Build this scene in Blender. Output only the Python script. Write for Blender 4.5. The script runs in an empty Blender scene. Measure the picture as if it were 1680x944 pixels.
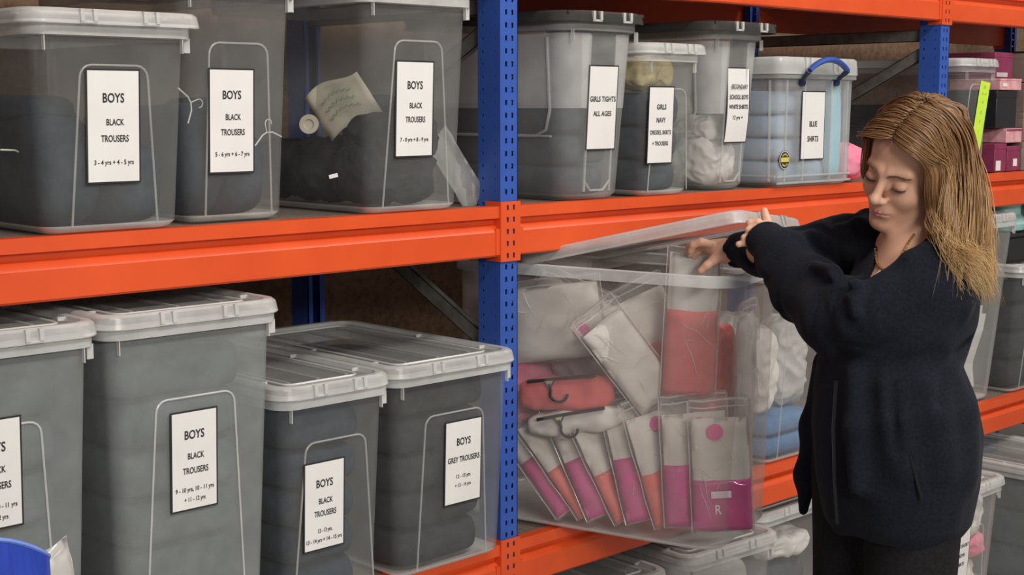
import bpy, bmesh, math, random
import numpy as np
from mathutils import Vector, Matrix, noise

# ------------------------------------------------------------------ camera, light, exposure
scene = bpy.context.scene
COL = scene.collection
F_PX, CAM_H = 2350.0, 1.58
PITCH = math.atan((472.0 - 175.0) / F_PX)
AZ = math.atan((3286.0 - 840.0) * math.cos(PITCH) / F_PX)       # angle between the view and the rack's long axis
HX = np.array([math.cos(AZ), math.sin(AZ), 0.0])                # horizontal view direction
RT = np.array([math.sin(AZ), -math.cos(AZ), 0.0])               # to the right of the view
UPV = np.array([0.0, 0.0, 1.0])
FW = HX * math.cos(PITCH) - UPV * math.sin(PITCH)
CU = HX * math.sin(PITCH) + UPV * math.cos(PITCH)
CAM = np.array([0.0, 0.0, CAM_H])
cam_data = bpy.data.cameras.new('camera')
cam_data.sensor_width = 36.0
cam_data.lens = 36.0 * F_PX / 1680.0
cam_data.clip_start = 0.05
cam = bpy.data.objects.new('camera', cam_data)
COL.objects.link(cam)
cam.matrix_world = Matrix(((RT[0], CU[0], -FW[0], CAM[0]), (RT[1], CU[1], -FW[1], CAM[1]), (RT[2], CU[2], -FW[2], CAM[2]), (0, 0, 0, 1)))
scene.camera = cam

scene.view_settings.view_transform = 'Standard'
scene.view_settings.look = 'None'
scene.view_settings.exposure = -0.36
scene.view_settings.gamma = 1.0
scene.view_settings.use_curve_mapping = False
scene.cycles.transparent_max_bounces = 40
scene.cycles.max_bounces = 8
scene.cycles.use_denoising = True

world = bpy.data.worlds.new('hall_ambient')
scene.world = world
world.use_nodes = True
wbg = world.node_tree.nodes['Background']
wbg.inputs[0].default_value = (1.0, 0.95, 0.90, 1)
wbg.inputs[1].default_value = 0.24

def area_light(name, loc, target, sx, sy, power, color=(1, 0.96, 0.9)):
    l = bpy.data.lights.new(name, 'AREA')
    l.shape = 'RECTANGLE'; l.size = sx; l.size_y = sy; l.energy = power; l.color = color
    o = bpy.data.objects.new(name, l); COL.objects.link(o)
    o.location = loc
    o.rotation_euler = (Vector(target) - Vector(loc)).to_track_quat('-Z', 'Y').to_euler()
    return o
area_light('ceiling_lamp_aisle', (1.6, -0.6, 4.3), (1.9, 1.2, 0.8), 2.4, 0.5, 125)
area_light('ceiling_lamp_aisle', (4.6, 0.2, 4.3), (4.0, 1.6, 0.8), 2.4, 0.5, 105)
area_light('rack_fill_lamp', (-0.3, -4.2, 3.3), (2.4, 2.4, 1.0), 2.6, 1.0, 300)  # added fill, set low behind the camera to reach into the shelves

def at_y(x, y, Y):
    r = FW + RT * (x - 840.0) / F_PX + CU * (472.0 - y) / F_PX
    return CAM + r * (Y / r[1])
def at_z(x, y, Z):
    r = FW + RT * (x - 840.0) / F_PX + CU * (472.0 - y) / F_PX
    return CAM + r * ((Z - CAM_H) / r[2])
def at_h(x, y, h):                                               # at horizontal distance h along the view
    r = FW + RT * (x - 840.0) / F_PX + CU * (472.0 - y) / F_PX
    return CAM + r * (h / float(r @ HX))

# ------------------------------------------------------------------ materials
def nodes_of(name):
    m = bpy.data.materials.new(name); m.use_nodes = True
    nt = m.node_tree; b = nt.nodes['Principled BSDF']
    return m, nt, b
def mix_rgb(nt, fac, a, b):
    n = nt.nodes.new('ShaderNodeMix'); n.data_type = 'RGBA'
    nt.links.new(fac, n.inputs[0])
    for s, v in ((6, a), (7, b)):
        if isinstance(v, tuple): n.inputs[s].default_value = (*v, 1)
        else: nt.links.new(v, n.inputs[s])
    return n.outputs[2]
def noise_tex(nt, scale, detail=4, rough=0.55, stretch=None, coord='Object'):
    tc = nt.nodes.new('ShaderNodeTexCoord'); src = tc.outputs[coord]
    if stretch:
        mp = nt.nodes.new('ShaderNodeMapping'); mp.inputs[3].default_value = stretch
        nt.links.new(src, mp.inputs[0]); src = mp.outputs[0]
    n = nt.nodes.new('ShaderNodeTexNoise'); n.inputs['Scale'].default_value = scale
    n.inputs['Detail'].default_value = detail; n.inputs['Roughness'].default_value = rough
    nt.links.new(src, n.inputs['Vector'])
    return n.outputs['Fac']
def ramp(nt, fac, lo, hi):
    r = nt.nodes.new('ShaderNodeMapRange'); r.inputs[1].default_value = lo; r.inputs[2].default_value = hi
    nt.links.new(fac, r.inputs[0]); return r.outputs[0]
def bump(nt, b, fac, strength, dist=0.01):
    bp = nt.nodes.new('ShaderNodeBump'); bp.inputs['Strength'].default_value = strength
    bp.inputs['Distance'].default_value = dist
    nt.links.new(fac, bp.inputs['Height']); nt.links.new(bp.outputs[0], b.inputs['Normal'])
def mat(name, c1, c2=None, rough=0.6, scale=20, spec=0.5, bmp=0.0, metal=0.0, lo=0.35, hi=0.65, stretch=None, detail=4, sheen=0.0, bdist=0.005):
    m, nt, b = nodes_of(name)
    f = noise_tex(nt, scale, detail, stretch=stretch)
    nt.links.new(mix_rgb(nt, ramp(nt, f, lo, hi), c1, c2 or tuple(min(1, v * 1.15) for v in c1)), b.inputs['Base Color'])
    b.inputs['Roughness'].default_value = rough; b.inputs['Metallic'].default_value = metal
    b.inputs['Specular IOR Level'].default_value = spec
    if sheen:
        b.inputs['Sheen Weight'].default_value = sheen; b.inputs['Sheen Roughness'].default_value = 0.5
    if bmp: bump(nt, b, f, bmp, bdist)
    return m
def clear(name, tint, haze, base=(0.82, 0.82, 0.80), rough=0.25, edge=0.25, bmp=0.0, bscale=14, spec=0.5, stretch=None, bdist=0.01):
    """thin clear plastic: light goes through, a milky share scatters, more of it at a grazing view"""
    m, nt, b = nodes_of(name)
    b.inputs['Base Color'].default_value = (*base, 1); b.inputs['Roughness'].default_value = rough
    b.inputs['Specular IOR Level'].default_value = spec
    tr = nt.nodes.new('ShaderNodeBsdfTransparent'); tr.inputs[0].default_value = (*tint, 1)
    lw = nt.nodes.new('ShaderNodeLayerWeight'); lw.inputs[0].default_value = 0.35
    f = noise_tex(nt, bscale, 4, stretch=stretch)
    a = nt.nodes.new('ShaderNodeMath'); a.operation = 'MULTIPLY_ADD'
    nt.links.new(lw.outputs['Fresnel'], a.inputs[0]); a.inputs[1].default_value = edge; a.inputs[2].default_value = haze
    c = nt.nodes.new('ShaderNodeMath'); c.operation = 'MULTIPLY_ADD'; c.use_clamp = True
    r = ramp(nt, f, 0.3, 0.7); nt.links.new(r, c.inputs[0]); c.inputs[1].default_value = haze * 0.35
    nt.links.new(a.outputs[0], c.inputs[2])
    mx = nt.nodes.new('ShaderNodeMixShader')
    nt.links.new(c.outputs[0], mx.inputs[0]); nt.links.new(tr.outputs[0], mx.inputs[1]); nt.links.new(b.outputs[0], mx.inputs[2])
    nt.links.new(mx.outputs[0], nt.nodes['Material Output'].inputs[0])
    if bmp: bump(nt, b, f, bmp, bdist)
    return m

M = {}
M['orange'] = mat('orange_paint', (0.66, 0.074, 0.015), (0.73, 0.090, 0.018), rough=0.42, scale=6)
M['blue'] = mat('blue_paint', (0.030, 0.085, 0.36), (0.036, 0.10, 0.42), rough=0.42, scale=8)
M['hole'] = mat('slot_shadow_steel', (0.01, 0.012, 0.03), rough=0.9)
M['galv'] = mat('galvanised_steel', (0.20, 0.19, 0.17), (0.28, 0.27, 0.25), rough=0.5, metal=0.5, scale=30)
M['zinc'] = mat('zinc_bolt', (0.7, 0.7, 0.68), rough=0.3, metal=0.9)
M['chip'] = mat('chipboard', (0.19, 0.115, 0.070), (0.30, 0.19, 0.12), rough=0.9, scale=55, detail=8, bmp=0.15)
M['deck'] = mat('deck_board', (0.13, 0.10, 0.085), (0.19, 0.15, 0.12), rough=0.9, scale=70, detail=8, bmp=0.1)
M['floor'] = mat('concrete_floor', (0.26, 0.25, 0.24), (0.34, 0.33, 0.32), rough=0.55, scale=3, detail=8)
M['tub'] = clear('clear_plastic', (0.93, 0.935, 0.93), 0.062)
M['tub_milky'] = clear('milky_plastic', (0.86, 0.88, 0.87), 0.165, base=(0.76, 0.80, 0.78))
M['tub_frost'] = clear('frosted_plastic', (0.90, 0.905, 0.905), 0.13, rough=0.35)
M['tub_bright'] = clear('bright_clear_plastic', (0.96, 0.955, 0.95), 0.085, base=(0.88, 0.84, 0.81), rough=0.18)
M['frost_panel'] = clear('frosted_side_panel', (0.9, 0.9, 0.9), 0.27, base=(0.80, 0.79, 0.78), rough=0.4, edge=0.1)
M['tub_white'] = clear('whitish_clear_plastic', (0.93, 0.93, 0.93), 0.20, base=(0.84, 0.85, 0.86), rough=0.2)
M['edge'] = clear('thick_plastic_edge', (0.9, 0.9, 0.9), 0.42, rough=0.2, edge=0.3)
M['edge_soft'] = clear('moulded_plastic_ridge', (0.9, 0.9, 0.9), 0.20, rough=0.2, edge=0.2)
M['lid'] = clear('clear_lid_plastic', (0.9, 0.9, 0.9), 0.38, base=(0.84, 0.83, 0.81), rough=0.22, edge=0.3)
M['lid_top'] = clear('clear_lid_top_plastic', (0.85, 0.85, 0.85), 0.14, base=(0.75, 0.74, 0.72), rough=0.3, edge=0.2)
M['lid_grey'] = clear('smoke_grey_lid_plastic', (0.30, 0.29, 0.27), 0.40, base=(0.10, 0.097, 0.09), rough=0.16)
M['clip_grey'] = mat('pale_grey_clip', (0.45, 0.45, 0.43), rough=0.3)
M['paper'] = mat('white_label_paper', (0.72, 0.70, 0.68), (0.76, 0.74, 0.72), rough=0.6, scale=12)
M['ink'] = mat('black_ink', (0.016, 0.016, 0.018), rough=0.7)
M['note'] = mat('lime_note_paper', (0.55, 0.80, 0.05), (0.60, 0.84, 0.07), rough=0.7)
M['note_ink'] = mat('faint_pencil', (0.34, 0.50, 0.05), rough=0.8)
M['navy_cloth'] = mat('navy_school_cloth', (0.016, 0.027, 0.042), (0.028, 0.044, 0.064), rough=0.9, scale=40, spec=0.2, bmp=0.3)
M['black_cloth'] = mat('black_school_cloth', (0.012, 0.014, 0.017), (0.024, 0.027, 0.031), rough=0.9, scale=40, spec=0.2, bmp=0.3)
M['grey_cloth'] = mat('charcoal_school_cloth', (0.05, 0.06, 0.066), (0.075, 0.087, 0.093), rough=0.9, scale=35, spec=0.2, bmp=0.3)
M['tights'] = mat('slate_blue_knit', (0.030, 0.045, 0.062), (0.052, 0.070, 0.090), rough=0.9, scale=30, spec=0.2, bmp=0.3)
M['white_cloth'] = mat('white_shirt_cotton', (0.62, 0.60, 0.57), (0.74, 0.72, 0.69), rough=0.85, scale=9, spec=0.2, bmp=0.15)
M['grey_shirt'] = mat('pale_grey_cotton', (0.40, 0.39, 0.38), (0.5, 0.49, 0.48), rough=0.85, scale=9, spec=0.2)
M['blue_shirt'] = mat('pale_blue_cotton', (0.30, 0.42, 0.55), (0.42, 0.54, 0.66), rough=0.85, scale=10, spec=0.2, bmp=0.15)
M['sky_cloth'] = mat('turquoise_cotton', (0.25, 0.55, 0.66), (0.35, 0.65, 0.74), rough=0.85, scale=10, spec=0.2)
M['denim'] = mat('mid_blue_cotton', (0.07, 0.17, 0.34), (0.12, 0.25, 0.45), rough=0.85, scale=10, spec=0.2)
M['yellow_cloth'] = mat('straw_cotton', (0.50, 0.41, 0.21), (0.62, 0.53, 0.30), rough=0.85, scale=20, spec=0.2)
M['pink_cloth'] = mat('bright_pink_fabric', (0.75, 0.19, 0.30), (0.82, 0.30, 0.40), rough=0.7, scale=12, spec=0.3)
M['coral'] = mat('coral_jersey', (0.72, 0.13, 0.13), (0.80, 0.20, 0.19), rough=0.85, scale=8, spec=0.2, bmp=0.15)
M['cream'] = mat('cream_cotton', (0.68, 0.63, 0.58), (0.78, 0.74, 0.69), rough=0.85, scale=9, spec=0.2, bmp=0.2)
M['magenta'] = mat('magenta_card', (0.60, 0.05, 0.25), (0.66, 0.08, 0.30), rough=0.5, scale=6)
M['coralcard'] = mat('coral_card', (0.78, 0.14, 0.11), (0.82, 0.18, 0.15), rough=0.5, scale=6)
M['hot_pink'] = mat('hot_pink_sticker', (0.72, 0.08, 0.30), rough=0.5)
M['logo_white'] = mat('white_card_print', (0.75, 0.60, 0.68), rough=0.6)
M['umber'] = mat('umber_fill', (0.26, 0.19, 0.13), (0.32, 0.24, 0.17), rough=0.8, scale=12)
M['film'] = clear('poly_bag_film', (0.97, 0.97, 0.97), 0.05, base=(0.8, 0.77, 0.74), rough=0.10, edge=0.35, bmp=1.0, bscale=16, spec=0.9, stretch=(1.0, 1.0, 2.2), bdist=0.02)
M['film_edge'] = clear('poly_bag_seam', (0.97, 0.97, 0.97), 0.34, base=(0.85, 0.82, 0.79), rough=0.12, edge=0.2, spec=0.9)
M['hanger'] = mat('charcoal_hanger_plastic', (0.035, 0.030, 0.032), rough=0.35)
M['size_tab'] = mat('lime_size_tab', (0.50, 0.58, 0.25), rough=0.4)
M['size_tab_tan'] = mat('tan_size_tab', (0.45, 0.36, 0.26), rough=0.4)
M['handle_blue'] = mat('blue_handle_plastic', (0.030, 0.085, 0.33), rough=0.3)
M['handle_dark'] = mat('dark_navy_plastic', (0.012, 0.02, 0.06), rough=0.3)
M['badge_yellow'] = mat('yellow_badge_print', (0.62, 0.52, 0.10), rough=0.5)
M['sack'] = mat('royal_blue_woven_plastic', (0.016, 0.045, 0.36), (0.022, 0.060, 0.42), rough=0.4, scale=120, stretch=(1, 1, 0.1), bmp=0.3, bdist=0.002)
M['sack_edge'] = mat('pale_blue_seam', (0.16, 0.26, 0.68), rough=0.4)
M['brown_box'] = mat('taupe_card', (0.17, 0.12, 0.10), (0.22, 0.16, 0.14), rough=0.7, scale=10)
M['plum'] = mat('plum_card', (0.20, 0.025, 0.07), (0.25, 0.035, 0.09), rough=0.6)
M['pink_label'] = mat('pink_print', (0.60, 0.26, 0.29), (0.72, 0.40, 0.42), rough=0.6, scale=60)
M['white_plastic'] = mat('white_hanger_plastic', (0.6, 0.6, 0.58), rough=0.4)
M['teal'] = mat('mint_plastic', (0.35, 0.62, 0.58), (0.42, 0.7, 0.66), rough=0.35)
M['black_plastic'] = mat('black_plastic', (0.016, 0.016, 0.018), rough=0.35)
M['green'] = mat('green_card', (0.02, 0.16, 0.07), rough=0.5)
M['tag_card'] = mat('beige_note_card', (0.36, 0.33, 0.26), (0.42, 0.39, 0.31), rough=0.7)
M['tag_ink'] = mat('green_felt_pen', (0.10, 0.26, 0.12), rough=0.7)

# ------------------------------------------------------------------ mesh helpers
class MB:
    def __init__(s): s.v = []; s.f = []; s.m = []; s.n = 0
    def add(s, verts, faces, mi=0, T=None):
        verts = np.asarray(verts, float).reshape(-1, 3)
        if T is not None:
            T = np.array(T); verts = verts @ T[:3, :3].T + T[:3, 3]
        s.v.append(verts); k = s.n
        s.f += [tuple(int(i) + k for i in f) for f in faces]
        s.m += [mi] * len(faces) if isinstance(mi, int) else list(mi)
        s.n += len(verts)
        return s
    def box(s, lo, hi, mi=0, T=None):
        (a, b, c), (d, e, f) = lo, hi
        v = [(a, b, c), (d, b, c), (d, e, c), (a, e, c), (a, b, f), (d, b, f), (d, e, f), (a, e, f)]
        return s.add(v, [(3, 2, 1, 0), (4, 5, 6, 7), (0, 1, 5, 4), (1, 2, 6, 5), (2, 3, 7, 6), (3, 0, 4, 7)], mi, T)
    def tube(s, pts, r, n=8, mi=0, cap=True, T=None, flat=1.0):
        P = np.asarray(pts, float); k = len(P)
        R = np.full(k, r) if np.isscalar(r) else np.asarray(r, float)
        tan = np.gradient(P, axis=0); tan /= np.linalg.norm(tan, axis=1)[:, None] + 1e-12
        ref = np.array([0, 0, 1.0]) if abs(tan[0, 2]) < 0.9 else np.array([1.0, 0, 0])
        u = np.cross(tan[0], ref); u /= np.linalg.norm(u)
        V = []
        for i in range(k):
            u = u - tan[i] * (u @ tan[i]); u /= np.linalg.norm(u) + 1e-12
            w = np.cross(tan[i], u)
            a = np.arange(n) * 2 * math.pi / n
            V.append(P[i] + R[i] * (np.cos(a)[:, None] * u + flat * np.sin(a)[:, None] * w))
        V = np.concatenate(V)
        Fc = [(i * n + j, i * n + (j + 1) % n, (i + 1) * n + (j + 1) % n, (i + 1) * n + j) for i in range(k - 1) for j in range(n)]
        if cap: Fc += [tuple(range(n))[::-1], tuple((k - 1) * n + j for j in range(n))]
        return s.add(V, Fc, mi, T)
    def loft(s, rings, mi=0, cap0=True, cap1=True, T=None, closed=True):
        n = len(rings[0]); V = np.concatenate([np.asarray(r, float) for r in rings]); Fc = []
        mm = []
        for i in range(len(rings) - 1):
            for j in range(n if closed else n - 1):
                Fc.append((i * n + j, i * n + (j + 1) % n, (i + 1) * n + (j + 1) % n, (i + 1) * n + j))
                mm.append(mi if isinstance(mi, int) else mi[i])
        if cap0: Fc.append(tuple(range(n))[::-1]); mm.append(mi if isinstance(mi, int) else mi[0])
        if cap1: Fc.append(tuple((len(rings) - 1) * n + j for j in range(n))); mm.append(mi if isinstance(mi, int) else mi[-1])
        return s.add(V, Fc, mm, T)
    def build(s, name, mats, parent=None, smooth=True, ang=35, bevel=0.0, seg=2, T=None):
        me = bpy.data.meshes.new(name)
        V = np.concatenate(s.v) if s.v else np.zeros((0, 3))
        me.from_pydata(V.tolist(), [], s.f)
        if not isinstance(mats, (list, tuple)): mats = [mats]
        for m in mats: me.materials.append(m)
        if len(mats) > 1: me.polygons.foreach_set('material_index', s.m)
        if smooth:
            me.polygons.foreach_set('use_smooth', [True] * len(me.polygons))
            me.set_sharp_from_angle(angle=math.radians(ang))
        me.validate()
        o = bpy.data.objects.new(name, me); COL.objects.link(o)
        if parent: o.parent = parent
        if T is not None: o.matrix_local = Matrix(T) if not isinstance(T, Matrix) else T
        if bevel:
            b = o.modifiers.new('bevel', 'BEVEL'); b.width = bevel; b.segments = seg; b.limit_method = 'ANGLE'; b.angle_limit = math.radians(50)
        return o
def tag(o, label, cat, group=None, kind=None):
    o['label'] = label; o['category'] = cat
    if group: o['group'] = group
    if kind: o['kind'] = kind
    return o
def thing(name, label, cat, loc=(0, 0, 0), rz=0.0, group=None, rx=0.0, ry=0.0):
    o = bpy.data.objects.new(name, None); COL.objects.link(o); o.empty_display_size = 0.05
    o.location = loc; o.rotation_euler = (rx, ry, rz)
    return tag(o, label, cat, group)
def TR(loc=(0, 0, 0), rx=0, ry=0, rz=0, s=1.0):
    return Matrix.Translation(loc) @ Matrix.Rotation(rz, 4, 'Z') @ Matrix.Rotation(ry, 4, 'Y') @ Matrix.Rotation(rx, 4, 'X') @ Matrix.Scale(s, 4)
def rrect(hx, hy, r, n=5):
    r = min(r, hx * 0.99, hy * 0.99); P = []
    for cx, cy, a0 in ((hx - r, hy - r, 0), (-hx + r, hy - r, 90), (-hx + r, -hy + r, 180), (hx - r, -hy + r, 270)):
        for k in range(n + 1):
            a = math.radians(a0 + 90 * k / n); P.append((cx + r * math.cos(a), cy + r * math.sin(a)))
    return P
def ring(hx, hy, r, z, n=5): return [(x, y, z) for x, y in rrect(hx, hy, r, n)]
def structure(o): o['kind'] = 'structure'; return o

def text_mesh(lines, name, material, parent, T):
    """lines: (text, width, height, x, z) centred; drawn in the local XZ plane facing -Y"""
    for txt, w, h, cx, cz in lines:
        cu = bpy.data.curves.new('lettering', 'FONT'); cu.body = txt; cu.size = 1.0; cu.resolution_u = 3; cu.offset = 0.020
        o = bpy.data.objects.new('text_source', cu); COL.objects.link(o)
        bpy.context.view_layer.update()
        me = o.to_mesh()
        V = np.array([v.co[:] for v in me.vertices]); Fc = [tuple(p.vertices) for p in me.polygons]
        o.to_mesh_clear(); bpy.data.objects.remove(o); bpy.data.curves.remove(cu)
        if len(V) == 0: continue
        lo, hi = V.min(0), V.max(0)
        X = (V[:, 0] - (lo[0] + hi[0]) / 2) * (w / (hi[0] - lo[0])) + cx
        Z = V[:, 1] * (h / 0.73) - h / 2 + cz
        MB().add(np.stack([X, np.zeros(len(X)), Z], 1), Fc).build(name, material, parent, smooth=False, T=T)

# ------------------------------------------------------------------ the hall
structure(MB().box((-3, -4, -0.05), (12, 5, 0.0)).build('floor', M['floor'], smooth=False))
structure(MB().box((-3, 3.32, 0), (12, 3.40, 4.4)).build('wall_back', M['chip'], smooth=False))

# ------------------------------------------------------------------ the rack
YF = 2.30                                                        # front of the posts
POSTS = [0.315, 2.193, 4.071, 5.949]
PW, PD, DEPTH = 0.052, 0.072, 0.80
rack = thing('storage_rack', 'orange and blue steel racking filled with rows of clear tubs', 'shelving', (0, YF, 0))
def holed_plate(mb, x0, x1, z0, z1, cols, pitch, hh, fn, mi=0):
    """a plate in (u,z) with rectangular holes; cols = [(u0,u1)]; fn(u,z) -> 3D"""
    us = [x0]
    for a, b in cols: us += [a, b]
    us.append(x1)
    n = max(1, int(round((z1 - z0) / pitch))); p = (z1 - z0) / n
    zs = []
    for i in range(n): zs += [z0 + i * p, z0 + i * p + (p - hh) / 2, z0 + i * p + (p + hh) / 2]
    zs.append(z1)
    V = [fn(u, z) for z in zs for u in us]; k = len(us); Fc = []
    for i in range(len(zs) - 1):
        for j in range(k - 1):
            if i % 3 == 1 and j % 2 == 1: continue
            Fc.append((i * k + j, i * k + j + 1, (i + 1) * k + j + 1, (i + 1) * k + j))
    mb.add(V, Fc, mi)
def post(x, y, sgn, h=2.7):
    mb = MB(); t = 0.0022
    fn = lambda u, z: (x + u, y, z)
    holed_plate(mb, 0, PW, 0, h, [(0.0135, 0.0195), (0.0325, 0.0385)], 0.0282, 0.0115, fn)
    for sx in (0, PW):
        holed_plate(mb, 0, PD, 0, h, [(0.016, 0.019), (0.054, 0.0595)], 0.0282, 0.0055, lambda u, z, sx=sx: (x + sx, y + sgn * u, z))
    mb.box((x, y + sgn * PD, 0), (x + 0.014, y + sgn * (PD - t), h)); mb.box((x + PW - 0.014, y + sgn * PD, 0), (x + PW, y + sgn * (PD - t), h))
    mb.box((x - 0.02, min(y - 0.01 * sgn, y + 0.09 * sgn), 0), (x + PW + 0.02, max(y - 0.01 * sgn, y + 0.09 * sgn), 0.006))
    o = mb.build('post', M['blue'], rack, smooth=False, T=Matrix.Translation((0, -YF, 0)))
    sm = o.modifiers.new('sheet', 'SOLIDIFY'); sm.thickness = 0.0018; sm.offset = -1
    return o
for px in POSTS:
    post(px, YF, 1); post(px, YF + DEPTH, -1)
LEVELS = [0.585, 1.360, 1.955]                                   # beam tops
BH = 0.112
def beam(x0, x1, ztop, y, s):
    prof = [(0.0, 0.0), (0.0, -0.026), (0.017, -0.029), (0.020, -0.041), (0.003, -0.052), (0.0, -0.057), (0.0, -BH + 0.004), (0.003, -BH),
            (0.040, -BH), (0.040, -0.03), (0.030, -0.022), (0.030, 0.0)]
    ends = [[(X, y + s * a, ztop + b) for a, b in prof] for X in (x0, x1)]
    mb = MB().loft(ends)
    for xe, d in ((x0, 1), (x1, -1)):                             # the pressed face ends short of the connector
        mb.box((min(xe, xe + d * 0.012), min(y - s * 0.002, y + s * 0.02), ztop - BH + 0.004), (max(xe, xe + d * 0.012), max(y - s * 0.002, y + s * 0.02), ztop - 0.05))
    return mb.build('beam', M['orange'], rack, T=Matrix.Translation((0, -YF, 0)), ang=30)
def connector(px, ztop, y, s, parent):
    mb = MB(); e = 0.004; x0, x1 = px - e, px + PW + e; zb, zt = ztop - BH - 0.012, ztop + 0.010
    holed_plate(mb, x0, x1, zb, zt, [(px + 0.0135, px + 0.0195), (px + 0.0325, px + 0.0385)], 0.0270, 0.0115, lambda u, z: (u, y - s * e, z))
    for xx in (x0, x1): mb.add([(xx, y - s * e, zb), (xx, y + s * 0.045, zb), (xx, y + s * 0.045, zt), (xx, y - s * e, zt)], [(0, 1, 2, 3)])
    o = mb.build('beam_connector', M['orange'], parent, smooth=False, T=Matrix.Translation((0, -YF, 0)))
    sm = o.modifiers.new('sheet', 'SOLIDIFY'); sm.thickness = 0.002; sm.offset = 0
    return o
for zt in LEVELS:
    for i, px in enumerate(POSTS):
        connector(px, zt, YF, 1, rack); connector(px, zt, YF + DEPTH, -1, rack)
        if i < len(POSTS) - 1:
            x0, x1 = px + PW + 0.004, POSTS[i + 1] - 0.004
            beam(x0, x1, zt, YF, 1); beam(x0, x1, zt, YF + DEPTH, -1)
            MB().box((x0, YF + 0.031, zt - 0.021), (x1, YF + DEPTH - 0.031, zt - 0.002)).build('shelf_board', M['deck'], rack, smooth=False, T=Matrix.Translation((0, -YF, 0)))
def brace(x, ya, za, yb, zb):
    """a C-channel from (ya,za) to (yb,zb) across the frame at x"""
    L = math.hypot(yb - ya, zb - za); a = math.atan2(zb - za, yb - ya)
    mb = MB(); w = 0.036
    for lo, hi in (((0, 0, -w / 2), (0.0022, L, w / 2)), ((0, 0, w / 2 - 0.002), (0.016, L, w / 2)), ((0, 0, -w / 2), (0.016, L, -w / 2 + 0.002))): mb.box(lo, hi)
    o = mb.build('brace', M['galv'], rack, smooth=False)
    o.matrix_local = Matrix.Translation((x, ya - YF, za)) @ Matrix.Rotation(a, 4, 'X')
    for yy in (0.015, L - 0.015):
        b = MB().tube([(-0.006, yy, 0), (0.018, yy, 0)], 0.008, 8).build('bolt', M['zinc'], o)
for px in POSTS:
    xb = px + 0.014
    ya, yb = YF + 0.055, YF + DEPTH - 0.055
    brace(xb, ya, 1.80, yb, 1.80)
    brace(xb, ya, 1.755, yb, 1.395)
    brace(xb, ya, 1.035, yb, 1.385)
    brace(xb, ya, 0.98, yb, 0.64)
    brace(xb, ya, 0.25, yb, 0.60)
    brace(xb, ya, 0.20, yb, 0.20)
    brace(xb, ya, 1.86, yb, 2.20)

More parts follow.
